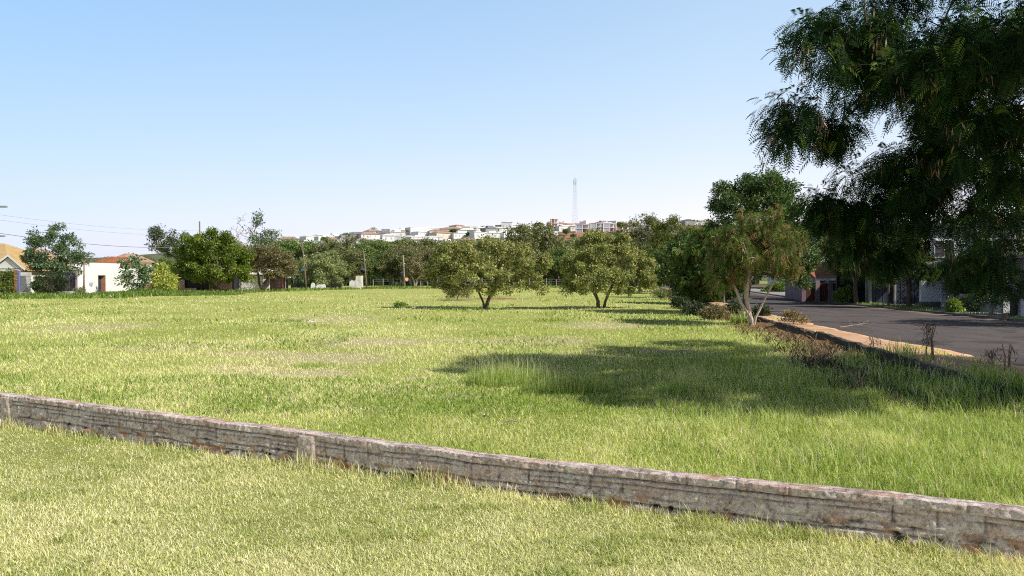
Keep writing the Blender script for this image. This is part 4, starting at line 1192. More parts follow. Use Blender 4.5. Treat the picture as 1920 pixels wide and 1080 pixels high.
# dead stalks standing on the verge
def dead_plant(label, px, py, h, seed, n=16):
    rg = np.random.default_rng(seed)
    d = depth(py); X, Y, _ = P(px, d)
    t = thing('dead_plant', label, 'dead plant', (X, Y, 0.0 if X < inner(d) else ZWALK - 0.02))
    m = MB()
    for k in range(3):
        a = rg.uniform(-.12, .12, 2)
        m.tube([(a[0], a[1], -.05), (a[0] * .6, a[1] * .6, h * .5), (a[0] * 1.4, a[1], h * rg.uniform(.8, 1))], [.018, .014, .008], 5)
    m.build('stem', M['twig'], t)
    z = rg.uniform(0.35 * h, h, n * 5); az = rg.uniform(0, 2 * PI, n * 5)
    C = np.stack([rg.normal(0, .09, n * 5), rg.normal(0, .09, n * 5), z], 1)
    D = unit(np.stack([np.cos(az), np.sin(az), rg.uniform(-2.6, 0.1, n * 5)], 1))
    S = unit(np.cross(D, rg.normal(size=(n * 5, 3))))
    v, f = leaf_quads(C, D, S, rg.uniform(.08, .3, n * 5), rg.uniform(.008, .022, n * 5))
    npmesh('withered_leaves', v, f, L['brush'], t, np.repeat(np.stack([rg.random(n * 5), (rg.random(n * 5) < .2) * .8, np.zeros(n * 5)], 1), 4, 0))


dead_plant('tall dead drooping plant standing against the road', 1742, 690, 0.92, 1, 20)
dead_plant('short withered green brown plant on the low wall', 1640, 668, 0.36, 2, 8)
dead_plant('dead stalk standing in the dark brush at the road edge', 1890, 722, 0.62, 3, 6)
dead_plant('small dry stalk in the middle of the dark brush', 1610, 740, 0.5, 4, 10)
dead_plant('dark dead bush stump by the kerb in the shade', 1860, 705, 0.4, 5, 14)
# fallen branches
def fallen(label, px, py, ln, az, seed, z=0.05, mat='twig'):
    rg = np.random.default_rng(seed)
    d = depth(py); X, Y, _ = P(px, d)
    m = MB()
    p = [np.array([0, 0, z])]
    for k in range(5):
        p.append(p[-1] + np.array([math.cos(az) * ln / 5, math.sin(az) * ln / 5, 0.02]) + rg.normal(0, .03 * ln, 3) * np.array([1, 1, .35]))
    m.tube(p, [.022, .02, .016, .013, .01, .005], 5)
    for k in (2, 3, 4):
        for q in range(2):
            e = p[k] + np.array([rg.normal(0, .2), rg.normal(0, .2), abs(rg.normal(.1, .1))]) * ln * .6
            m.tube([p[k], (p[k] + e) / 2 + rg.normal(0, .02, 3), e], [.011, .008, .004], 4)
    tag(m.build('fallen_branch', M[mat], None, loc=(X, Y, ZWALK - 0.02 if X > inner(d) else 0.0)), label, 'branch')


fallen('dry branch lying on the sunlit red footway', 1575, 626, 1.6, 0.2, 1, 0.04, 'bark_pale')
fallen('pale dead branch sticking out of the dark brush', 1850, 735, 0.8, 0.6, 2, 0.25, 'bark_pale')
fallen('bent stick lying in the shaded litter', 1600, 685, 1.0, 2.6, 3, 0.06, 'bark_pale')
# bits of litter in the grass
def scrap(label, px, py, s, seed):
    rg = np.random.default_rng(seed)
    d = depth(py); X, Y, _ = P(px, d)
    m = MB()
    g = rg.normal(0, .25, (4, 4)) * s
    for i in range(3):
        for j in range(3):
            m.poly([((i + a) * s / 3, (j + b) * s / 3, 0.05 + abs(g[i + a][j + b])) for a, b in ((0, 0), (1, 0), (1, 1), (0, 1))])
    tag(m.build('litter_scrap', M['litter'], None, loc=(X, Y, g1(X, Y) + .05)), label, 'litter')


scrap('white crumpled scrap lying in the open left meadow', 577, 611, 0.28, 1)
scrap('pale plastic scrap at the foot of the mound by the white house', 252, 563, 0.25, 2)
scrap('small white scrap near the white house doorway', 204, 559, 0.2, 3)
scrap('bluish white scrap by the seedling in the guava shadow', 772, 583, 0.2, 4)
scrap('white scrap by the low wall at the footway', 1577, 645, 0.2, 5)
# pale sticks in the near meadow
def stick(label, px, py, ln, az):
    d = depth(py); X, Y, _ = P(px, d)
    m = MB().tube([(0, 0, .07), (math.cos(az) * ln / 2, math.sin(az) * ln / 2, .09), (math.cos(az) * ln, math.sin(az) * ln, .07)], [.012, .014, .009], 6)
    tag(m.build('stick', M['bark_pale'], None, loc=(X, Y, g1(X, Y))), label, 'stick')


stick('short pale stick lying in the grass behind the wall', 905, 790, 0.16, -0.7)
stick('thin pale stick lying flat beside the short one', 945, 801, 0.2, 0.1)


# ------------------------------------------------------------------ buildings
def hip(x0, x1, y0, y1, z0, z1, inset, over=0.4):
    """hip roof: ridge along the longer side"""
    m = MB()
    x0 -= over; x1 += over; y0 -= over; y1 += over
    if (x1 - x0) >= (y1 - y0):
        a, b = (x0 + inset, (y0 + y1) / 2, z1), (x1 - inset, (y0 + y1) / 2, z1)
        m.poly([(x0, y0, z0), (x1, y0, z0), b, a]).poly([(x1, y1, z0), (x0, y1, z0), a, b])
        m.poly([(x1, y0, z0), (x1, y1, z0), b]).poly([(x0, y1, z0), (x0, y0, z0), a])
    else:
        a, b = ((x0 + x1) / 2, y0 + inset, z1), ((x0 + x1) / 2, y1 - inset, z1)
        m.poly([(x1, y0, z0), (x1, y1, z0), b, a]).poly([(x0, y1, z0), (x0, y0, z0), a, b])
        m.poly([(x0, y0, z0), (x1, y0, z0), a]).poly([(x1, y1, z0), (x0, y1, z0), b])
    m.poly([(x0, y0, z0 - .12), (x0, y1, z0 - .12), (x1, y1, z0 - .12), (x1, y0, z0 - .12)])
    for p, q in (((x0, y0), (x1, y0)), ((x1, y0), (x1, y1)), ((x1, y1), (x0, y1)), ((x0, y1), (x0, y0))):
        m.poly([(p[0], p[1], z0 - .12), (q[0], q[1], z0 - .12), (q[0], q[1], z0), (p[0], p[1], z0)])
    return m


def window(parent, x, y, z, w, h, axis='y', frame=M['white'], sill=True):
    """window on a wall facing -y (axis y) or +x/-x (axis x, given outward sign in w)"""
    t = 0.05
    f = MB()
    if axis == 'y':
        f.box(x, x + w, y - t, y + .02, z, z + .07).box(x, x + w, y - t, y + .02, z + h - .07, z + h)
        f.box(x, x + .07, y - t, y + .02, z + .07, z + h - .07).box(x + w - .07, x + w, y - t, y + .02, z + .07, z + h - .07)
        f.box(x + w / 2 - .03, x + w / 2 + .03, y - t, y + .02, z + .07, z + h - .07)
        fo = f.build('window', frame, parent)
        MB().box(x + .07, x + w - .07, y - .015, y + .01, z + .07, z + h - .07).build('pane', M['glass'], fo)
    else:
        f.box(x - .02, x + t, y, y + w, z, z + .07).box(x - .02, x + t, y, y + w, z + h - .07, z + h)
        f.box(x - .02, x + t, y, y + .07, z + .07, z + h - .07).box(x - .02, x + t, y + w - .07, y + w, z + .07, z + h - .07)
        fo = f.build('window', frame, parent)
        MB().box(x - .01, x + .015, y + .07, y + w - .07, z + .07, z + h - .07).build('pane', M['glass'], fo)
    return fo


# yellow roofed house at the far left
t = thing('yellow_roof_house', 'white house with a large yellow tiled roof behind the street fence', 'house', (0, 0, 0))
MB().box(-71, -54.2, 84, 98, 0, 2.75).build('wall', M['white'], t)
hip(-71, -54.6, 84, 98, 2.75, 5.9, 6.0, .9).build('roof', M['tile_yellow'], t)
window(t, -60.5, 83.98, 0.9, 1.6, 1.3)
window(t, -57.0, 83.98, 0.9, 1.4, 1.3)
# porch gable of the same house
gx0, gx1, gyy = P(-14, 80)[0], P(44, 80)[0], 80.0
gm = (gx0 + gx1) / 2 + .15
MB().poly([(gx0, gyy, 2.85), (gx1, gyy, 2.85), (gm, gyy, 4.05)]).build('porch_gable', M['white_old'], t)
po = MB()
for a, b in (((gx0 - .3, 2.72), (gm, 4.2)), ((gm, 4.2), (gx1 + .3, 2.72))):
    po.poly([(a[0], gyy - .22, a[1] - .12), (b[0], gyy - .22, b[1] - .12), (b[0], gyy - .22, b[1] + .12), (a[0], gyy - .22, a[1] + .12)])
po.build('fascia', M['white'], t)
MB().poly([(gx0 - .3, gyy - .2, 2.8), (gm, gyy - .2, 4.28), (gm, 85, 4.28), (gx0 - .3, 85, 2.8)]).poly([(gx1 + .3, gyy - .2, 2.8), (gx1 + .3, 85, 2.8), (gm, 85, 4.28), (gm, gyy - .2, 4.28)]).build('porch_roof', M['tile_yellow'], t)
MB().box(gx0, gx1 - .1, gyy - .1, gyy + .1, 2.55, 2.76).build('porch_beam', M['white'], t)
# street fence of that house
t = thing('street_fence', 'blue grey street fence of grilles between posts below the yellow roof', 'fence', (0, 0, 0))
xa, xb, yf = P(-30, 79.5)[0], P(58, 79.5)[0], 79.5
MB().box(xa, xb, yf, yf + .15, 0, .42).build('base_wall', M['white_old'], t)
p0 = P(31, 79.5)[0]
MB().box(p0 - .16, p0 + .16, yf - .2, yf + .1, 0, 2.7).build('post', M['rust'], t)
MB().box(p0 + .17, p0 + .38, yf - .2, yf + .1, 0, 2.6).build('post', M['bluemetal'], t)
g = MB()
for k in range(26):
    xx = p0 + .45 + k * .075
    if xx < xb: g.box(xx, xx + .028, yf + .03, yf + .06, .42, 2.05)
for z in (.48, 1.2, 2.02): g.box(p0 + .4, xb, yf + .01, yf + .08, z, z + .06)
g.build('grille', M['greymetal'], t)
MB().box(p0 + .4, xb, yf + .02, yf + .1, 2.1, 2.45).build('top_panel', M['white_old'], t)
MB().box(xa, p0 - .2, yf + .05, yf + .1, .42, 2.1).build('side_panel', M['greyblue'], t)
# dark barred fence
t = thing('bar_fence', 'dark vertical barred fence on a white base beside the white house', 'fence', (0, 0, 0))
xa, xb, yf = P(100, 81)[0], P(141, 81)[0], 81.0
MB().box(xa, xb + .5, yf, yf + .18, 0, .5).build('base_wall', M['white_old'], t)
g = MB()
for k in range(30):
    xx = xa + k * .085
    if xx < xb: g.box(xx, xx + .035, yf + .06, yf + .1, .5, 2.45)
for z in (.55, 1.5, 2.3): g.box(xa, xb, yf + .04, yf + .12, z, z + .05)
g.build('bars', M['metal'], t)
MB().box(xb, xb + .14, yf - .03, yf + .2, 0, 2.6).build('post', M['mauve'], t)

# white house with the doorway
t = thing('white_house', 'white walled house with a dark street doorway', 'house', (0, 0, 0))
A, B, Cc = P(141, 84.5), P(168, 86), P(236, 93.5)
def wallquad(m, a, b, z0a, z0b, z1a, z1b):
    m.poly([(a[0], a[1], z0a), (b[0], b[1], z0b), (b[0], b[1], z1b), (a[0], a[1], z1a)])
m = MB()
gp = ((A[0] * .35 + B[0] * .65), (A[1] * .35 + B[1] * .65))
m.poly([(A[0], A[1], 0), (B[0], B[1], 0), (B[0], B[1], 3.0), (gp[0], gp[1], 3.85), (A[0], A[1], 3.35)])
m.build('gable_wall', M['white'], t)
# front wall in pieces round the doorway
def lerp(s): return (B[0] + (Cc[0] - B[0]) * s, B[1] + (Cc[1] - B[1]) * s)
m = MB()
s0, s1 = 0.22, 0.42
HT = 3.55
wallquad(m, lerp(0), lerp(s0), 0, 0, HT, HT); wallquad(m, lerp(s0), lerp(s1), 2.15, 2.15, HT, HT); wallquad(m, lerp(s1), lerp(1), 0, 0, HT, HT)
q0, q1 = lerp(0), lerp(1)
m.poly([(q0[0], q0[1], HT), (q1[0], q1[1], HT), (q1[0] - 7, q1[1], HT), (q0[0] - 5, q0[1], HT)])
m.poly([(q1[0], q1[1], 0), (q1[0] - 7, q1[1] + .5, 0), (q1[0] - 7, q1[1] + .5, HT), (q1[0], q1[1], HT)])
m.build('wall', M['white'], t)
a, b = lerp(s0), lerp(s1)
MB().poly([(b[0], b[1], 0), (b[0] - .5, b[1], 0), (b[0] - .5, b[1], 2.15), (b[0], b[1], 2.15)]).build('door_jamb', M['rust'], t)
MB().poly([(a[0] - .5, a[1], 0), (b[0] - .5, b[1], 0), (b[0] - .5, b[1], 2.15), (a[0] - .5, a[1], 2.15)]).build('door', M['metal'], t)
o = MB().box(-.25, .25, -.03, .0, 1.0, 1.35).build('meter_box', M['greyblue'], t, loc=(lerp(.03)[0] + .05, lerp(.03)[1] - .05, 0), rz=1.2)
# tiled roofs behind it
t = thing('tiled_house', 'orange tiled roof house rising behind the white walled house', 'house', (0, 0, 0))
xx0, xx1 = P(168, 96)[0], P(205, 96)[0]
MB().box(xx0, xx1 + 1, 96, 104, 0, 3.4).build('wall', M['white'], t)
hip(xx0, xx1 + 1, 96, 104, 3.45, 4.55, 2.2, .3).build('roof', M['tile'], t)
t = thing('tiled_house', 'faded pale roof house further down the street row', 'house', (0, 0, 0))
xx0, xx1 = P(205, 112)[0], P(236, 112)[0]
MB().box(xx0, xx1, 112, 120, 0, 4.2).build('wall', M['white'], t)
hip(xx0, xx1, 112, 120, 4.25, 5.4, 2.6, .4).build('roof', M['tile_pale'], t)
t = thing('grey_roof_house', 'grey roofed house peeping out between yellow roof and tree', 'house', (0, 0, 0))
xx0, xx1 = P(20, 112)[0], P(60, 112)[0]
MB().box(xx0, xx1, 112, 120, 0, 4.8).build('wall', M['pink'], t)
hip(xx0, xx1, 112, 120, 4.85, 6.2, 2.4, .3).build('roof', M['tile_pale'], t)
# brown gate by the yellow shrub
t = thing('plank_gate', 'brown plank gate between papaya tree and yellow shrub', 'gate', (P(267, 89)[0], 89, 0))
m = MB()
for k in range(7): m.box(k * .16, k * .16 + .145, 0, .04, .05, 1.15 + .03 * (k % 2))
m.build('planks', M['rust'], t)
MB().box(-.05, 1.15, .04, .09, .3, .4).box(-.05, 1.15, .04, .09, .85, .95).build('rails', M['bark'], t)

# old low houses beneath the round tree
t = thing('old_house', 'low old house with a dark opening and lattice under the round tree', 'house', (0, 0, 0))
y0 = 101.5
X = lambda px: P(px, y0)[0]
MB().box(X(335), X(346), y0, y0 + .2, 0, 1.6).build('wall', M['pink'], t)
MB().box(X(346), X(368), y0, y0 + .2, 0, .5).build('sill_wall', M['pink'], t)
MB().box(X(392), X(434), y0, y0 + .2, 0, 2.5).build('wall', M['pink'], t)
MB().box(X(330), X(436), y0 + .5, y0 + 7, 0, 2.6).build('back_wall', M['dark'], t)
hip(X(334), X(436), y0 + .1, y0 + 7, 2.65, 3.6, 2.5, .2).build('roof', M['tile_pale'], t)
m = MB()
for k in range(9):
    m.tube([(X(392) + k * .07, y0 + .1, .5), (X(392) + k * .07 + .25, y0 + .1, 1.9)], .015, 4)
    m.tube([(X(392) + k * .07 + .25, y0 + .14, .5), (X(392) + k * .07, y0 + .14, 1.9)], .015, 4)
m.build('lattice', M['white'], t)
MB().box(X(400), X(401.5), y0 - .12, y0, 0, 2.4).build('post', M['white'], t)
t = thing('garden_wall', 'whitewashed patchy wall between round tree and crooked trunk', 'wall', (0, 0, 0))
y0 = 104
X = lambda px: P(px, y0)[0]
MB().box(X(433), X(436), y0 - .08, y0 + .25, 0, 2.5).box(X(452), X(455), y0 - .08, y0 + .25, 0, 2.3).build('pillar', M['white'], t)
MB().box(X(436), X(452), y0, y0 + .18, 0, 1.9).box(X(455), X(480), y0, y0 + .18, 0, 1.7).box(X(480), X(492), y0, y0 + .18, 0, 2.0).build('panel', M['white_old'], t)
t = thing('white_outhouse', 'small white gabled outhouse behind the whitewashed wall', 'house', (0, 0, 0))
y0 = 108
X = lambda px: P(px, y0)[0]
MB().box(X(470), X(505), y0, y0 + 5, 0, 2.3).build('wall', M['white'], t)
hip(X(470), X(505), y0, y0 + 5, 2.35, 3.1, 1.2, .3).build('roof', M['white_old'], t)
t = thing('brick_gate', 'brick pillared gate with orange roof piece and grille panels', 'gate', (0, 0, 0))
y0 = 106
X = lambda px: P(px, y0)[0]
MB().box(X(506), X(508), y0, y0 + .3, 0, 1.9).build('pillar', M['brick'], t)
MB().box(X(515.5), X(517.5), y0, y0 + .3, 0, 1.95).build('pillar', M['brick'], t)
MB().box(X(528), X(530), y0, y0 + .3, 0, 1.95).build('pillar', M['brick'], t)
MB().box(X(508), X(515.5), y0 + .1, y0 + .2, 0, 1.75).build('panel', M['mauve'], t)
MB().box(X(517.5), X(528), y0 + .1, y0 + .2, 0, 1.75).build('panel', M['mauve'], t)
MB().poly([(X(505), y0 - .4, 2.3), (X(524), y0 - .4, 2.3), (X(522), y0 + 2.2, 3.0), (X(507), y0 + 2.2, 3.0)]).build('roof', M['tile'], t)
MB().box(X(506), X(530), y0 + 2.5, y0 + 2.7, 0, 2.6).build('back_wall', M['dark'], t)
t = thing('grey_wall', 'grey garden wall in painted-on shade with a thin white slab beyond the brick gate', 'wall', (0, 0, 0))
MB().box(P(545, 119)[0], P(640, 119)[0], 119, 119.2, 0, .9).build('panel', M['dark'], t)  # wall stands in shade; the shade is put into this near-black colour
MB().box(X(530), X(541), y0 - .2, y0 + 1.2, 1.85, 1.98).build('slab', M['white'], t)
MB().box(X(532), X(533), y0 + .6, y0 + .75, 0, 1.85).build('post', M['grey'], t)
# white rounded markers
def rounded(label, px, w, h, d):
    m = MB()
    n = 12
    x0 = P(px, d)[0]
    arc = [(x0 - w / 2, 0), (x0 - w / 2, h * .5)] + [(x0 - w / 2 * math.cos(PI * k / n), h * .5 + h * .5 * math.sin(PI * k / n)) for k in range(1, n)] + [(x0 + w / 2, h * .5), (x0 + w / 2, 0)]
    m.poly([(x, d, z) for x, z in arc]); m.poly([(x, d + .25, z) for x, z in reversed(arc)])
    for i in range(len(arc) - 1):
        a, b = arc[i], arc[i + 1]
        m.poly([(a[0], d, a[1]), (a[0], d + .25, a[1]), (b[0], d + .25, b[1]), (b[0], d, b[1])])
    tag(m.build('white_block', M['white']), label, 'block')
rounded('narrow round topped white block in front of the pale drooping tree', 586.5, .62, 1.05, 116.5)
rounded('wide round topped white block in front of the pale drooping tree', 599, 1.05, .8, 116)
rounded('round topped white block touching the wide one', 606.5, .55, .85, 116.4)
# stub wall
t = thing('stub_wall', 'pale broken stub of wall beside the second pole', 'wall', (0, 0, 0))
y0 = 121
X = lambda px: P(px, y0)[0]
m = MB()
m.poly([(X(655), y0, 0), (X(667), y0, 0), (X(667), y0, 1.55), (X(664), y0, 1.25), (X(660), y0, 1.45), (X(655), y0, 1.15)])
m.box(X(667), X(678), y0 - .02, y0 + 1.2, 0, 2.1)
m.build('masonry', M['white_old'], t)
MB().box(X(654.5), X(667), y0 + .02, y0 + .3, 0, 1.1).build('footing', M['grey'], t)


# poles
def pole(label, px, d, top, lean, r, sign=None, mat='pole', arm=None):
    X, Y, _ = P(px, d)
    zt = P(px, d, top)[2]
    t = thing('utility_pole', label, 'pole', (X, Y, 0))
    MB().tube([(0, 0, -.3), (lean * .5, 0, zt * .5), (lean, 0, zt)], [r, r * .85, r * .65], 8).build('shaft', M[mat], t, True)
    if sign:
        MB().box(lean * .35 - .55, lean * .35 - .12, -.1, -.05, zt * sign - .1, zt * sign + .1).build('street_sign', M['blue'], t)
        MB().tube([(lean * .35 - .2, -.03, zt * sign), (lean * .35 + .12, -.03, zt * sign)], .03, 6).build('bracket', M['greymetal'], t)
    MB().box(lean * .8 - .05, lean * .8 + .3, -.05, .05, zt * .72, zt * .72 + .12).build('insulator', M['white_old'], t)
    return t


pole('leaning wooden pole with a blue street sign in front of the pale tree', 575, 117, 455, -.65, .13, .42)
t_p = pole('leaning wooden pole with a blue sign beside the broken wall', 688, 121, 467, -.55, .125, .5)
t = pole('upright pale pole with a small round sign at the wood edge', 759, 148, 478, -.3, .17, .46, 'bark_pale')
sg = MB()
c = (.38, -.22, 1.42)
sg.poly([(c[0] + .42 * math.cos(k * PI / 10), c[1], c[2] + .42 * math.sin(k * PI / 10)) for k in range(20)])
sg.poly([(c[0] + .42 * math.cos(-k * PI / 10), c[1] + .03, c[2] + .42 * math.sin(-k * PI / 10)) for k in range(20)])
sd = sg.build('round_sign', M['red'], t)
MB().poly([(c[0] + .3 * math.cos(k * PI / 10), c[1] - .01, c[2] + .3 * math.sin(k * PI / 10)) for k in range(20)]).build('sign_face', M['cream'], sd)
pole('brown pole top showing above the big round tree', 376, 125, 415, -.1, .17, None)
pole('thin dark pole in front of the blue black gate', 1666, 49, 505, 0.0, .07, None, 'pole')

X, Y = 22.6, 28.4  # unseen pole, added to cast a thin shadow streak over the road
t = thing('utility_pole', 'unseen grey pole added on the far pavement for its shadow streak', 'pole', (X, Y, ZWALK))
MB().tube([(0, 0, -.3), (0, 0, 5), (0, 0, 9)], [.17, .14, .11], 8).build('shaft', M['grey'], t, True)
MB().box(-.9, .9, -.06, .06, 8.3, 8.42).build('crossarm', M['pole'], t)

# lamp posts just beyond the left edge of the view, their arms reach in
def lamp_post(label, px, d, ztop, arm):
    X, Y, _ = P(px, d)
    t = thing('street_lamp', label, 'street lamp', (X, Y, 0))
    MB().tube([(0, 0, -.2), (0, 0, ztop * .6), (0, 0, ztop)], [.16, .13, .1], 8).build('shaft', M['grey'], t, True)
    MB().tube([(0, 0, ztop - .5), (arm * .5, 0, ztop - .1), (arm, 0, ztop + .05)], .035, 6).build('arm', M['greymetal'], t)
    MB().box(arm - .05, arm + .75, -.14, .14, ztop - .02, ztop + .14).build('lamp_head', M['greymetal'], t)
lamp_post('tall street lamp whose thin arm reaches in high over the yellow roof', -22, 70, EYE + 128 / F * 70, 1.0)
lamp_post('shorter street lamp with a dark head just above the yellow roof', -20, 76, EYE + 73 / F * 76, .8)

# overhead cables
def cable(label, a, b, sag, r=.014, n=24):
    a, b = np.array(a, float), np.array(b, float)
    pts = [a + (b - a) * k / n - np.array([0, 0, sag * 4 * (k / n) * (1 - k / n)]) for k in range(n + 1)]
    tag(MB().tube(pts, r, 4, False).build('overhead_cable', M['wire']), label, 'cable', 'overhead cables above the left street')
lab = 'thin overhead cable strung above the houses of the left street'
for k, (ya, yb) in enumerate([(404, 441), (394, 432)]):
    cable(lab, P(-60, 72, ya), P(376, 125, yb), .6, .012)
tag(MB().tube([np.array(P(-60, 72, 428)) * (1 - k / 20) + np.array(P(376, 125, 462)) * (k / 20) - np.array([0, 0, .8 * 4 * (k / 20) * (1 - k / 20)]) for k in range(21)], .03, 5, False).build('overhead_cable', M['wire']),
    'thick dark overhead cable, the lowest above the left street', 'cable')

# palm by the white house
def palm(label, px, d, ptop, n, ln, seed, rt=.1, mat=None, zb=0.0, stem=True):
    rg = np.random.default_rng(seed)
    X, Y, _ = P(px, d)
    t = thing('palm_tree', label, 'palm', (X, Y, zb))
    zt = P(px, d, ptop)[2] - zb
    MB().tube([(0, 0, -.1), (.05, 0, zt * .5), (.1, 0, zt)], [rt * 1.2, rt, rt * .8], 8).build('trunk', M['bark_pale'], t, True)
    V, Fc, nb = [], [], 0
    for k in range(n):
        az = 2 * PI * k / n + rg.uniform(-.3, .3); el = rg.uniform(0.1, 1.2)
        D = np.array([math.cos(az) * math.cos(el), math.sin(az) * math.cos(el), math.sin(el)])
        s = np.array([-math.sin(az), math.cos(az), 0])
        f = np.linspace(0.05, 1, 14)
        C = np.array([.1, 0, zt]) + D * (f * ln)[:, None] + np.array([0, 0, -1]) * (f ** 2 * ln * .75)[:, None]
        for sg_ in (-1, 1):
            dr = unit(s * sg_ + D * .6 + np.array([0, 0, -.5]) + rg.normal(0, .1, (14, 3)))
            v, q = leaf_quads(C, dr, unit(np.cross(dr, np.array([[0.1, .2, 1.0]]))), ln * .32 * (1.1 - .6 * f), ln * .05)
            V.append(v); Fc.append(q + nb); nb += len(v)
    Vn = np.concatenate(V)
    npmesh('fronds', Vn, np.concatenate(Fc), mat or L['blue'], t, np.repeat(np.stack([rg.random(nb // 4), (rg.random(nb // 4) < .25) * .7, np.zeros(nb // 4)], 1), 4, 0))


palm('slim palm with drooping fronds in front of the white house', 157, 79, 480, 11, 1.5, 3)
px_tree('bush', 'small leafy weed at the foot of the slim palm', 'bush', 152, 79, [(152, 545, 9, 6)], L['willow'], M['twig'], rt=0.02, fork=0.2, nt_=14, seed=88, npc=20, rc=0.3, LL=0.22, LW=0.09, lum=0.3)
# grassy mound in front of papaya and shrubs
gm_x, gm_y = P(290, 84)[0], 84
mx, my, mf = grid(np.linspace(-9, 9, 37), np.linspace(-4, 4, 17))
mz = 0.55 * np.exp(-(mx / 5.0) ** 2 - (my / 2.2) ** 2) + .06 * (fbm(mx, my, 8, 3) - .5) - .08
o = npmesh('grass_mound', np.stack([mx + gm_x, my + gm_y, mz], 1), mf, bpy.data.materials['meadow_ground'], None, np.zeros((len(mx), 3)), True)
o['kind'] = 'structure'
rg = np.random.default_rng(61)
n = 5000
bx, by = rg.uniform(-9, 9, n), rg.uniform(-4, 3, n)
bz = 0.55 * np.exp(-(bx / 5.0) ** 2 - (by / 2.2) ** 2) - .05
tag(blades('mound_grass', bx + gm_x, by + gm_y, bz, rg.uniform(.15, .4, n), np.full(n, .08), rg.uniform(.1, .9, n), np.stack([rg.uniform(0, .4, n), 0 * bx, 0 * bx], 1), L['bush'], rg),
    'long darker green grass on the mound before the shrubs', 'grass', kind='stuff')
# strip of taller darker grass along the far meadow margin
n = 9000
px_ = rg.uniform(-150, 1150, n)
dfar = np.interp(px_, [-150, 60, 230, 330, 570, 690, 1200], [76, 78, 80, 94, 112, 128, 146]) - rg.random(n) ** 2 * 9
x, y = (px_ - 960) / F * dfar, dfar
tag(blades('margin_grass', x, y, gz(x, y), rg.uniform(.2, .55, n), np.full(n, .12), rg.uniform(.1, .9, n), np.stack([rg.uniform(0, .45, n), (rg.random(n) < .15) * .6, 0 * x], 1), L['bush'], rg),
    'taller green grass along the far margin of the meadow', 'grass', kind='stuff')

# ------------------------------------------------------------------ across the road
RZ = -math.atan2(4.6, 46.2)
def street(d, off=0.0):
    return (float(farside(d)) + off, d, ZWALK - .01)


t = thing('beige_house', 'tall bright beige house seen through the branches across the road', 'house', (0, 0, 0))
x0, x1 = P(1722, 52)[0], P(1905, 52)[0]
MB().box(x0, x1, 52, 64, 0, 5.35).build('wall', M['white'], t)
MB().box(x0 - .3, x1 + .3, 51.6, 64.3, 5.37, 5.6).build('roof', M['slab'], t)
window(t, x0 + 1.0, 51.98, 3.3, 1.4, 1.2)
window(t, x0 + 4.2, 51.98, 3.3, 1.4, 1.2)
MB().box(x0 + 3.7, x0 + 3.95, 51.7, 51.99, 0.2, 5.35).build('downpipe', M['white'], t)
MB().box(x0 + 5.8, x0 + 6.5, 51.4, 51.6, 4.9, 5.2).build('awning', M['blue'], t)
t = thing('flat_roof_building', 'grey flat roofed white building showing beside the dome shaped tree', 'building', (0, 0, 0))
x0, x1 = P(1500, 110)[0], P(1640, 110)[0]
MB().box(x0, x1, 110, 124, 0, 8.3).build('wall', M['white'], t)
MB().box(x0 - 1.2, x1, 108.5, 125, 8.95, 9.6).build('roof', M['slab'], t)
MB().box(x0, x1, 109.2, 109.4, 8.3, 8.95).build('clerestory', M['glass'], t)
t = thing('tiled_cottage', 'low cottage with a sagging orange tiled roof across the road', 'house', (0, 0, 0))
x0, x1 = P(1532, 60)[0], P(1648, 60)[0]
MB().box(x0, x1, 60, 67, 0, 2.0).build('wall', M['mauve'], t)
m = MB()
n = 12
for k in range(n):
    a, b = x0 - .4 + (x1 - x0 + .8) * k / n, x0 - .4 + (x1 - x0 + .8) * (k + 1) / n
    sg1, sg2 = .12 * math.sin(PI * k / n), .12 * math.sin(PI * (k + 1) / n)
    m.poly([(a, 59.3, 1.95 - sg1 * .5), (b, 59.3, 1.95 - sg2 * .5), (b, 63.5, 3.35 - sg2), (a, 63.5, 3.35 - sg1)])
    m.poly([(b, 67.6, 1.95), (a, 67.6, 1.95), (a, 63.5, 3.35 - sg1), (b, 63.5, 3.35 - sg2)])
m.build('roof', M['tile'], t)
MB().box(x0 - .4, x1 + .4, 59.2, 59.28, 1.72, 1.9).build('gutter', M['white_old'], t)
MB().box(x0 + 2.2, x0 + 3.1, 59.95, 60.02, .25, 1.7).build('door', M['dark'], t)
window(t, x0 + .5, 59.98, .8, 1.0, .8)
window(t, x0 + 3.4, 59.98, .8, .9, .8)
t = thing('front_wall', 'dark reddish front garden wall before the tiled cottage', 'wall', (0, 0, 0))
x0, x1 = P(1506, 57)[0], P(1560, 57)[0]
MB().box(x0, x1, 57, 57.2, .2, 1.55).build('panel', M['dark_brick'], t)
for px in (1506, 1532, 1556):
    xx = P(px, 57)[0]
    MB().box(xx - .15, xx + .15, 56.85, 57.25, .2, 1.75).build('pillar', M['mauve'], t)
t = thing('sheet_gate', 'wide blue black sheet metal gate in deep shade', 'gate', (0, 0, 0))
x0, x1 = P(1632, 52)[0], P(1726, 52)[0]
m = MB()
k = 0
while x0 + k * .12 < x1:
    m.box(x0 + k * .12, x0 + k * .12 + .1, 52 - .02 * (k % 2), 52.04, .25, 1.95); k += 1
m.build('sheet', M['metal'], t)
MB().box(x0 - .1, x1, 52.05, 52.12, .3, .4).box(x0 - .1, x1, 52.05, 52.12, 1.8, 1.9).build('rails', M['metal'], t)
for px in (1632, 1678):
    xx = P(px, 52)[0]
    MB().box(xx - .12, xx + .0, 51.8, 52.1, .2, 2.1).build('post', M['grey'], t)
MB().box(x0 - .2, x0 + 2.4, 50.8, 53, 2.3, 2.42).build('canopy_slab', M['white_old'], t)
MB().box(x0 - .1, x0 + .02, 52.4, 52.55, .2, 2.3).build('canopy_post', M['grey'], t)
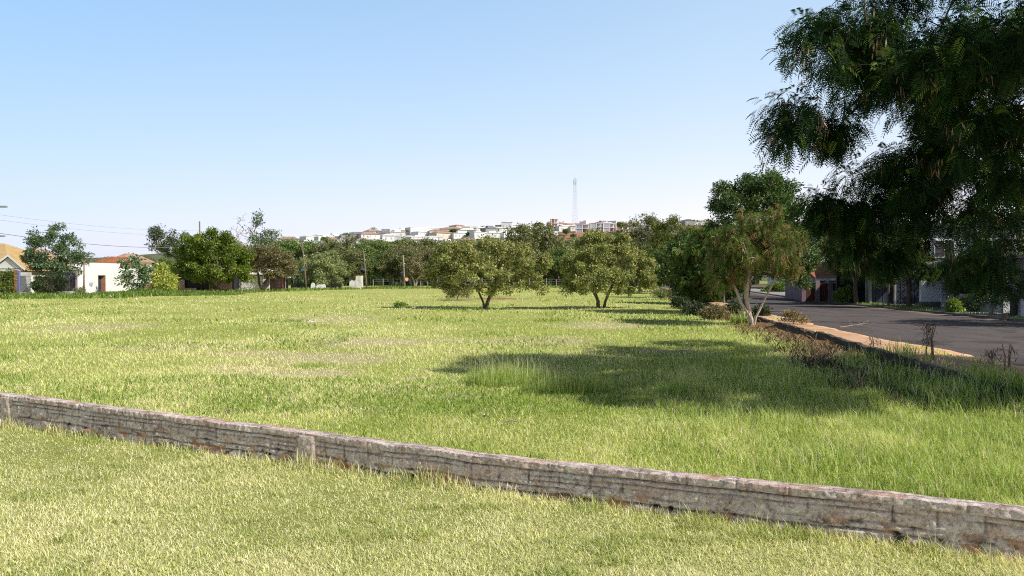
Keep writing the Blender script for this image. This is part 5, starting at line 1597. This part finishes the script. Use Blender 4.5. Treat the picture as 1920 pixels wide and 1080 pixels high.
MB().box(x0 + 2.1, x0 + 2.2, 52.4, 52.55, .2, 2.3).build('canopy_post', M['grey'], t)
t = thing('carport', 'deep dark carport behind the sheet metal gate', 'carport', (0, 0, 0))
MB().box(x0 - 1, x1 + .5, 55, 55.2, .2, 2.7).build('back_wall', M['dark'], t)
MB().box(x0 - 1, x1 + .5, 52.6, 55.4, 2.72, 2.86).build('roof', M['slab'], t)
t = thing('white_front_wall', 'white front wall with square pillars, dappled by sun, across the road', 'wall', (0, 0, 0))
x0 = P(1727, 46)[0]
MB().box(x0, P(1765, 46)[0], 46, 46.2, .55, 1.8).build('panel', M['white'], t)
MB().box(P(1775, 46)[0], P(1792, 46)[0], 46.1, 46.3, .55, 1.6).build('panel', M['white_old'], t)
for px in (1768, 1795):
    xx = P(px, 46)[0]
    MB().box(xx - .13, xx + .13, 45.9, 46.25, .2, 1.98).build('pillar', M['white'], t)
MB().box(x0, P(1800, 46)[0], 45.95, 46.22, .2, .54).build('plinth', M['kerb'], t)
t = thing('garage_wall', 'pale grey end wall beside the small grey green tree', 'wall', (0, 0, 0))
x0, x1 = P(1818, 41)[0], P(1856, 41)[0]
MB().poly([(x0, 41, .2), (x1, 39.4, .2), (x1, 39.4, 1.15), (x0, 41, 1.1)]).poly([(x0, 41, .2), (x0, 41, 1.1), (x0 + 1.5, 45, 1.1), (x0 + 1.5, 45, .2)]).build('panel', M['greyblue'], t)
MB().poly([(x0 - .05, 40.95, 1.11), (x1, 39.3, 1.16), (x1 + .2, 39.6, 1.16), (x0 + .2, 41.25, 1.11)]).build('coping', M['grey'], t)
t = thing('railing_gate', 'dark vertical railing gate at the road bend behind the bins', 'gate', (0, 0, 0))
x0, x1, yy = P(1886, 37)[0], P(1990, 37)[0], 37.0
g = MB()
k = 0
while x0 + k * .11 < x1:
    g.box(x0 + k * .11, x0 + k * .11 + .03, yy, yy + .03, .25, 1.95); k += 1
g.box(x0, x1, yy - .02, yy + .05, 1.9, 1.96).box(x0, x1, yy - .02, yy + .05, .3, .36)
g.build('bars', M['metal'], t)
MB().box(x0 - .12, x0 - .01, yy - .05, yy + .08, .2, 2.1).build('post', M['grey'], t)
t = thing('shed_wall', 'dark house wall behind the railing gate', 'house', (0, 0, 0))
x0 += 3.0
MB().box(x0 - .2, x1 + 4, 41, 48, .2, 3.0).build('wall', M['slab'], t)
MB().box(x0 - .5, x1 + 4.4, 40.5, 48.3, 3.02, 3.2).build('roof', M['slab'], t)
MB().box(x0 + .3, x0 + 1.3, 40.93, 40.99, .3, 2.2).build('door', M['dark'], t)
window(t, x0 + 2.0, 40.98, 1.2, 1.2, 1.0)
# wooden post, bins
X, Y, _ = P(1884, 34.2)
t = thing('wooden_post', 'pale wooden street post on the grass strip across the road', 'post', (X, Y, ZWALK - .02))
MB().tube([(0, 0, -.1), (.02, 0, 1.4), (0, 0, 2.9)], [.13, .12, .10], 10).build('shaft', M['bark_grey'], t, True)
MB().box(-.14, .14, -.145, -.12, .25, .75).build('painted_band', M['white_old'], t)
X, Y, _ = P(1899, 35.6)
t = thing('wheelie_bin', 'black lidded bin beside the wooden post', 'bin', (X, Y, ZWALK))
MB().poly([(-.24, -.28, 0.05), (.24, -.28, .05), (.3, -.33, .95), (-.3, -.33, .95)]).poly([(.24, -.28, .05), (.24, .28, .05), (.3, .33, .95), (.3, -.33, .95)]).poly([(-.24, .28, .05), (-.24, -.28, .05), (-.3, -.33, .95), (-.3, .33, .95)]).poly([(.24, .28, .05), (-.24, .28, .05), (-.3, .33, .95), (.3, .33, .95)]).build('body', M['dark'], t)
MB().box(-.33, .33, -.37, .37, .96, 1.04).build('lid', M['metal'], t)
X, Y, _ = P(1922, 35.4)
t = thing('grey_box', 'light grey rectangular box standing next to the black bin', 'box', (X, Y, ZWALK))
MB().box(-.38, .38, -.3, .3, .03, .78).build('body', M['greyblue'], t)
MB().box(-.41, .41, -.33, .33, .785, .83).build('lid', M['grey'], t)
# grass on the far pavement
rg = np.random.default_rng(62)
n = 5200
d_ = rg.uniform(24, 60, n); off = .2 + 1.5 * rg.random(n)
x = farside(d_) + off
k = fbm(x * .5, d_ * .35, 9, 3) > .46
x, d_ = x[k], d_[k]; n = len(x)
tag(blades('pavement_grass', x, d_, 0 * x + ZWALK - .01, rg.uniform(.06, .2, n), np.full(n, .035), rg.uniform(.1, .9, n), np.stack([rg.uniform(.2, 1, n), 0 * x, 0 * x], 1), L['bush'], rg),
    'patchy green grass on the far pavement', 'grass', kind='stuff')
n = 6000
d_ = rg.uniform(11, 45, n)
x = outer(d_) - .25 - .7 * rg.random(n) ** 2 * (outer(d_) - inner(d_))
k = fbm(x * 1.2, d_ * .5, 19, 3) > .53
x, d_ = x[k], d_[k]; n = len(x)
tag(blades('footway_weeds', x, d_, 0 * x + ZWALK - .03, rg.uniform(.04, .14, n), np.full(n, .022), rg.uniform(.1, 1.1, n), np.stack([rg.uniform(.3, 1, n), (rg.random(n) < .4) * .8, 0 * x], 1), L['grass'], rg),
    'thin yellowing weeds along the kerb of the red footway', 'weeds', kind='stuff')

# ------------------------------------------------------------------ the wood behind the meadow
def forest_proto(i, h, w, leaf, label, grp, lumv, acc, fork, bark='bark_grey'):
    rg = np.random.default_rng(200 + i)
    lob = [(0, 0, h * .78, w * .34, h * .18, 1)]
    lob += [(w * .22, 0, h * .3, w * .22, h * .12, .8), (-w * .2, w * .1, h * .28, w * .22, h * .12, .8), (0, -w * .25, h * .32, w * .22, h * .12, .8)]
    for k in range(7):
        a = 2 * PI * k / 7 + rg.uniform(-.3, .3)
        lob.append((math.cos(a) * w * .3, math.sin(a) * w * .3, h * rg.uniform(.42, .7), w * rg.uniform(.18, .27), h * rg.uniform(.12, .18), 1))
    return make_tree('forest_tree', label, 'tree', (0, 0, 0), lob, leaf, M[bark], rt=0.16, fork=fork, nt_=95, seed=210 + i, group=grp, npc=60, rc=0.95, LL=0.46, LW=0.24, accent=acc, lum=lumv, droop=0.5, rcut=0.03, shell=.35)


FL = ['dusty green tree in the wood behind the meadow', 'fresh green tree in the wood behind the meadow', 'brownish tree in the wood behind the meadow', 'olive broad tree in the wood behind the meadow']
FG = ['dusty green trees of the wood', 'fresh green trees of the wood', 'brownish trees of the wood', 'olive trees of the wood']
protos = [forest_proto(0, 9.5, 9, L['forest'], FL[0], FG[0], .42, .15, 2.6), forest_proto(1, 9.5, 8.5, L['forest2'], FL[1], FG[1], .45, .08, 2.4),
          forest_proto(2, 9.5, 9, L['forest3'], FL[2], FG[2], .45, .2, 2.8), forest_proto(3, 9.5, 10, L['forest'], FL[3], FG[3], .6, .1, 2.2)]
pk = [kids(p) for p in protos]
used = [False] * 4
rg = np.random.default_rng(300)
rows = []
for px in range(660, 1345, 36): rows.append((px + rg.uniform(-12, 12), 157 + rg.uniform(-3, 3), 466 + rg.uniform(-8, 8)))
for px in range(470, 1400, 42): rows.append((px + rg.uniform(-14, 14), 182 + rg.uniform(-5, 6), 452 + rg.uniform(-6, 6)))
for px in range(440, 1420, 46): rows.append((px + rg.uniform(-16, 16), 212 + rg.uniform(-8, 8), 445 + rg.uniform(-4, 5)))
for px in range(380, 1500, 62): rows.append((px + rg.uniform(-16, 16), 246 + rg.uniform(-8, 8), 444 + rg.uniform(-3, 5)))
for px, d in ((975, 176), (1010, 180), (1040, 176), (995, 186)): rows.append((px, d, 416 + rg.uniform(0, 8)))
for px, d in ((1180, 190), (1235, 196), (1300, 190), (1345, 200), (1400, 196), (1460, 180), (1520, 190)): rows.append((px, d, 428 + rg.uniform(0, 10)))
for px, d in ((215, 170), (245, 175), (272, 172), (190, 180), (310, 185), (350, 190)): rows.append((px, d, 476 + rg.uniform(0, 5)))
for px, d, top in rows:
    i = int(rg.choice(4, p=[.34, .34, .13, .19]))
    X, Y, Z = P(px, d, top)
    if used[i]: o = copy_tree(protos[i], None, pk[i])
    else: o = protos[i]; used[i] = True
    s = max(Z, 3) / 9.5
    o.location = (X, Y, 0)
    sx = s * rg.uniform(.85, 1.1) if Z < 13 else s * .75
    o.scale = (sx, sx, s)
    o.rotation_euler = (0, 0, rg.uniform(0, 6.28))

px_tree('forest_tree', 'bare pale branching tree at the front of the wood by the round sign', 'tree', 778, 150, [(778, 500, 24, 16), (765, 510, 12, 12), (795, 505, 12, 14)], L['forest3'], M['bark_pale'], rt=.17,
        stems=[[(0, 0, -.1), (-.2, 0, 1.2), (-1.2, 0, 3)], [(.1, 0, -.1), (.4, 0, 1.4), (1.8, 0, 3.2)]], nt_=50, seed=310, npc=36, rc=.8, LL=.4, LW=.18, rmin=.03, lum=.4)
# undergrowth that darkens the foot of the wood
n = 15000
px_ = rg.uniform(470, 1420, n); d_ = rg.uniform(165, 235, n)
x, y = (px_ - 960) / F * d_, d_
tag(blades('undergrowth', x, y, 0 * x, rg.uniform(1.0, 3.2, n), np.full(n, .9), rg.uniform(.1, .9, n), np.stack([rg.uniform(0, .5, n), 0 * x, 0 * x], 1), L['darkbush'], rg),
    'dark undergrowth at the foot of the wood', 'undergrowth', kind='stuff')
# wire fence in front of the wood
t = thing('wire_fence', 'wire fence with pale posts along the edge of the wood', 'fence', (0, 0, 0))
fx = []
for k, px in enumerate(range(700, 1290, 17)):
    X, Y, _ = P(px + (k % 3) * 1.5, 151)
    h = 1.55 + .12 * ((k * 7) % 5 - 2) / 2
    MB().tube([(X, Y, -.1), (X + .03 * ((k % 3) - 1), Y, h)], .085, 6).build('post', M['bark_pale'], t)
    fx.append((X, Y))
m = MB()
for z in (.5, .95, 1.4): m.tube([(a, b - .09, z) for a, b in fx], .018, 4, False)
m.build('wires', M['wire'], t)

# ------------------------------------------------------------------ hill town
rg = np.random.default_rng(400)
HT_LABEL = ['white walled house with a pale tiled roof on the hillside town', 'white flat roofed house on the hillside town', 'cream house with an orange tiled roof on the hillside town', 'grey flat roofed house on the hillside town']
HT_GROUP = ['pale roofed houses on the hill', 'flat roofed white houses on the hill', 'orange roofed houses on the hill', 'grey houses on the hill']
M['tile_hazed'] = tilemat('hazed_hill_tiles', (0.44, 0.25, 0.17), (0.56, 0.35, 0.25), (0.62, 0.44, 0.34))  # roof colours paled: distance haze is painted into them
M['hazed_glass'] = plain('hazed_far_glass', (0.40, 0.41, 0.43), (0.60, 0.61, 0.63), 0.3, 0.4)  # window colour lightened to carry the haze over the town
M['white_hill'] = plain('hill_white_paint', (0.80, 0.79, 0.77), (0.90, 0.89, 0.87), 0.12, 0.85)


def hill_house(px, d, w, dp, h, style, label=None, grp=True):
    X, Y, _ = P(px, d)
    z = float(hill(X, Y))
    t = thing('hill_house', label or HT_LABEL[style], 'house', (X, Y, z - 1.0), rg.uniform(-.1, .95), None if label else HT_GROUP[style])
    wm = [M['white_hill'], M['white_hill'], M['cream'], M['grey']][style]
    if style in (0, 2):
        MB().box(-w / 2, w / 2, 0, dp, 0, h + 1).build('wall', wm, t)
        hip(-w / 2, w / 2, 0, dp, h + 1.02, h + 1 + rg.uniform(1.0, 1.8), min(w, dp) * .45, .5).build('roof', M['tile_hazed'] if style == 2 and rg.random() < .55 else M['tile_pale'] if rg.random() < .5 else M['white_old'], t)
    else:
        MB().box(-w / 2, w / 2, 0, dp, 0, h + 1).build('wall', wm, t)
        MB().box(-w / 2 - .3, w / 2 + .3, -.3, dp + .3, h + 1.02, h + 1.35).box(-w * .2, w * .25, dp * .3, dp * .7, h + 1.36, h + rg.uniform(1.5, 3.4)).build('roof', M['white_hill'] if style == 1 else M['slab'], t)
    k = -w / 2 + rg.uniform(.8, 2)
    while k < w / 2 - 1.6:
        ww = rg.uniform(.7, 1.6)
        MB().box(k, k + ww, -.06, -.01, 1 + h * .38, 1 + h * .70).build('window', M['hazed_glass'], t)
        k += ww + rg.uniform(1.2, 4)


for d, step, p0, p1 in ((470, 30, 505, 960), (510, 27, 520, 1170), (555, 25, 540, 1250), (600, 24, 560, 1330), (640, 23, 590, 1340)):
    px = p0
    while px < p1:
        if not (1040 < px < 1178 and d < 545) and not (672 < px < 775 and d < 500):
            st = int(rg.choice(4, p=[.38, .36, .14, .12]))
            hill_house(px, d + rg.uniform(-12, 12), rg.uniform(7, 15), rg.uniform(6, 10), rg.uniform(2.6, 4.4), st)
        px += step * rg.uniform(.75, 1.3)
hill_house(797, 560, 22, 12, 5.5, 1, 'large white flat topped building crowning the left hillside', None)
hill_house(868, 600, 13, 9, 5.0, 2, 'cream two storey house on the ridge above the broad guava', None)
hill_house(950, 590, 8, 7, 6.5, 1, 'tall narrow white building on the ridge left of the mast', None)
hill_house(1185, 470, 24, 10, 6.5, 3, 'long grey slab roofed building beside the podded tree tops', None)


# unfinished concrete frame houses
def frame_house(px, d, w, dp, storeys, label, brick=False):
    X, Y, _ = P(px, d)
    z = float(hill(X, Y))
    t = thing('unfinished_house', label, 'building', (X, Y, z - .6), rg.uniform(-.3, .1))
    hh = 3.1
    m = MB()
    nx = max(2, int(w / 3.2))
    for s in range(storeys):
        for i in range(nx + 1):
            for yy in (0, dp):
                xx = -w / 2 + w * i / nx
                MB().box(xx - .22, xx + .22, yy - .22, yy + .22, s * hh + .22, (s + 1) * hh).build('column', M['white_hill'], t)
    for s in range(storeys + 1):
        MB().box(-w / 2 - .4, w / 2 + .4, -.4, dp + .4, s * hh, s * hh + .21).build('slab', M['white_hill'] if s else M['grey'], t)
    MB().box(-w / 2 + .3, w / 2 - .3, dp - 1, dp - .7, .22, storeys * hh - .05).build('back_wall', M['greyblue'], t)
    MB().box(-w / 2 - .1, -w / 2 + w / nx - .3, -.05, .15, .22, storeys * hh - .02).build('end_wall', M['brick'] if brick else M['greyblue'], t)
frame_house(1092, 540, 9, 8, 2, 'unfinished white house with open bays nearest the mast foot')
frame_house(1118, 548, 8, 8, 2, 'unfinished house with a blue grey end wall below the mast')
frame_house(1143, 542, 9, 8, 2, 'unfinished column framed house at the end of the red bank')
frame_house(1040, 560, 5, 6, 3, 'narrow red brick topped tower house left of the mast', True)

# lattice mast
X, Y, _ = P(1078, 610)
zb = float(hill(X, Y))
zt = P(1078, 610, 333)[2] - zb
t = thing('radio_mast', 'tall thin lattice radio mast rising from the hilltop', 'mast', (X, Y, zb - .5), .4)
def mw(z): return 1.15 * (1 - z / zt) ** 0.9 + .6
for sx_, sy_ in ((-1, -1), (1, -1), (1, 1), (-1, 1)):
    MB().tube([(sx_ * mw(zt * k / 8), sy_ * mw(zt * k / 8), zt * k / 8) for k in range(9)], [.055] * 9, 5).build('leg', M['steel'], t)
m = MB()
nb = 15
for k in range(nb):
    z0, z1 = zt * k / nb, zt * (k + 1) / nb
    c0 = [(-mw(z0), -mw(z0)), (mw(z0), -mw(z0)), (mw(z0), mw(z0)), (-mw(z0), mw(z0))]
    c1 = [(-mw(z1), -mw(z1)), (mw(z1), -mw(z1)), (mw(z1), mw(z1)), (-mw(z1), mw(z1))]
    for j in range(4):
        a, b = j, (j + 1) % 4
        m.tube([(*c0[a], z0), (*c1[b], z1)], .026, 4, False)
        m.tube([(*c0[b], z0), (*c1[a], z1)], .026, 4, False)
        m.tube([(*c1[a], z1), (*c1[b], z1)], .026, 4, False)
m.build('bracing', M['steel'], t)
for k in range(6):
    a = k * PI / 3
    zz = zt - 2.5 - (k % 2) * 2.2
    MB().box(-.22, .22, -.12, .12, -1.1, 1.1).build('antenna', M['steel'], t, loc=(math.cos(a) * 1.25, math.sin(a) * 1.25, zz), rz=a + PI / 2)
MB().tube([(0, 0, zt - .1), (0, 0, zt + 3)], .07, 5).build('spike', M['steel'], t)

# trees among the hill houses
i = 1
hp = make_tree('hill_tree', 'round green tree among the hillside houses', 'tree', (0, 0, -50), [(0, 0, 4.2, 2.4, 1.9, 1), (1.6, 0, 3.4, 1.7, 1.4, 1), (-1.7, .3, 3.2, 1.7, 1.4, 1)], L['forest2'], M['bark'], rt=.2, fork=1.6, nt_=30, seed=410, npc=36, rc=1.1, LL=.9, LW=.5,
               group='round trees among the hillside houses', lum=.45, rcut=.05)
hk = kids(hp); first = True
spots = [(648, 560, 1.2), (612, 520, .9), (560, 500, .8), (735, 600, .7), (850, 560, .8), (880, 520, .9), (905, 610, .8), (760, 640, .6), (1062, 520, .9), (1050, 575, .8), (985, 600, .9), (1010, 560, 1.1), (1165, 560, 1.0), (668, 610, .6), (600, 600, .6), (930, 555, .7), (825, 530, .7), (1075, 500, .7)]
spots += [(p, 455 + (p % 7) * 3, .95) for p in range(680, 775, 11)]
spots += [(p, 440 + (p % 5) * 4, .9) for p in range(500, 690, 17)] + [(p, 445 + (p % 5) * 4, .8) for p in range(790, 1060, 19)]
for px, d, s in spots:
    o = hp if first else copy_tree(hp, None, hk)
    first = False
    X, Y, _ = P(px, d)
    o.location = (X, Y, float(hill(X, Y)) - .3)
    s *= rg.uniform(.85, 1.2)
    o.scale = (s, s, s); o.rotation_euler = (0, 0, rg.uniform(0, 6))
X, Y, _ = P(700, 600)
palm('dark palm standing on the skyline of the hillside town', 700, 600, 429, 13, 4.5, 9, .3, L['forest2'], float(hill(X, Y)) - .3)

# ------------------------------------------------------------------ light, sky, camera
EL, AZ = R(41), R(-27)                      # sun high on the right, a little behind the camera
sun = bpy.data.lights.new('sun', 'SUN')
sun.energy = 5.0
sun.angle = R(0.53)
sun.color = (1.0, 0.96, 0.89)
so = bpy.data.objects.new('sun', sun)
COL.objects.link(so)
sd_ = Vector((math.cos(EL) * math.cos(AZ), math.cos(EL) * math.sin(AZ), math.sin(EL)))
so.rotation_euler = sd_.to_track_quat('Z', 'Y').to_euler()
so.location = sd_ * 50

w = bpy.data.worlds.new('World')
SC.world = w
w.use_nodes = True
t = w.node_tree
bg = t.nodes['Background']
sky = t.nodes.new('ShaderNodeTexSky')
sky.sky_type = 'NISHITA'
sky.sun_disc = False
sky.sun_elevation = EL
sky.sun_rotation = R(90) - AZ              # clockwise from +Y
sky.altitude = 300
sky.air_density = 1.0
sky.dust_density = 1.0
sky.ozone_density = 1.0
# whiten and lift the lower sky as in the hazy bright photograph, leave the zenith physical
def vm(op, a, b):
    n = t.nodes.new('ShaderNodeVectorMath'); n.operation = op
    for k, v in ((0, a), (1, b)):
        if isinstance(v, bpy.types.NodeSocket): t.links.new(v, n.inputs[k])
        else: n.inputs[k].default_value = v
    return n.outputs['Vector']
c0 = sky.outputs['Color']
num = vm('MULTIPLY', c0, (2.66, 3.45, 3.95))
den = vm('ADD', vm('MULTIPLY', c0, (0.155, 0.325, 0.365)), (1, 1, 1))
lift = vm('DIVIDE', num, den)
tcw = t.nodes.new('ShaderNodeTexCoord')
sx = t.nodes.new('ShaderNodeSeparateXYZ')
t.links.new(tcw.outputs['Generated'], sx.inputs[0])
mr = t.nodes.new('ShaderNodeMapRange')
mr.inputs['From Min'].default_value = 0.34
mr.inputs['From Max'].default_value = 0.52
t.links.new(sx.outputs['Z'], mr.inputs['Value'])
mxw = t.nodes.new('ShaderNodeMix'); mxw.data_type = 'RGBA'
t.links.new(mr.outputs['Result'], mxw.inputs[0])
t.links.new(lift, mxw.inputs[6]); t.links.new(vm('MULTIPLY', c0, (0.22, 0.22, 0.22)), mxw.inputs[7])
mx2 = t.nodes.new('ShaderNodeMapRange'); mx2.data_type = 'FLOAT_VECTOR'
t.links.new(sx.outputs['X'], mx2.inputs['Vector'])
mx2.inputs['From Min'].default_value = (-.6, -.6, -.6); mx2.inputs['From Max'].default_value = (.25, .25, .25)
mx2.inputs['To Min'].default_value = (.62, .79, .95); mx2.inputs['To Max'].default_value = (1.0, 1.0, 1.0)
t.links.new(vm('MULTIPLY', mxw.outputs[2], mx2.outputs['Vector']), bg.inputs['Color'])
bg.inputs['Strength'].default_value = 0.15

cam = bpy.data.cameras.new('camera')
cam.sensor_width = 36
cam.lens = F / 1920 * 36
cam.clip_start = 0.05
cam.clip_end = 20000
co = bpy.data.objects.new('camera', cam)
COL.objects.link(co)
co.location = (0, 0, EYE)
co.rotation_euler = (R(90) - math.atan((540 - HY) / F), 0, 0)
SC.camera = co

SC.view_settings.view_transform = 'Standard'
SC.view_settings.look = 'None'
SC.view_settings.exposure = 0
SC.view_settings.gamma = 1
SC.render.engine = 'CYCLES'
SC.cycles.use_denoising = False
SC.cycles.pixel_filter_type = 'BLACKMAN_HARRIS'
SC.cycles.filter_width = 1.1
SC.cycles.max_bounces = 6
SC.cycles.diffuse_bounces = 3
SC.cycles.transmission_bounces = 4
SC.cycles.transparent_max_bounces = 8
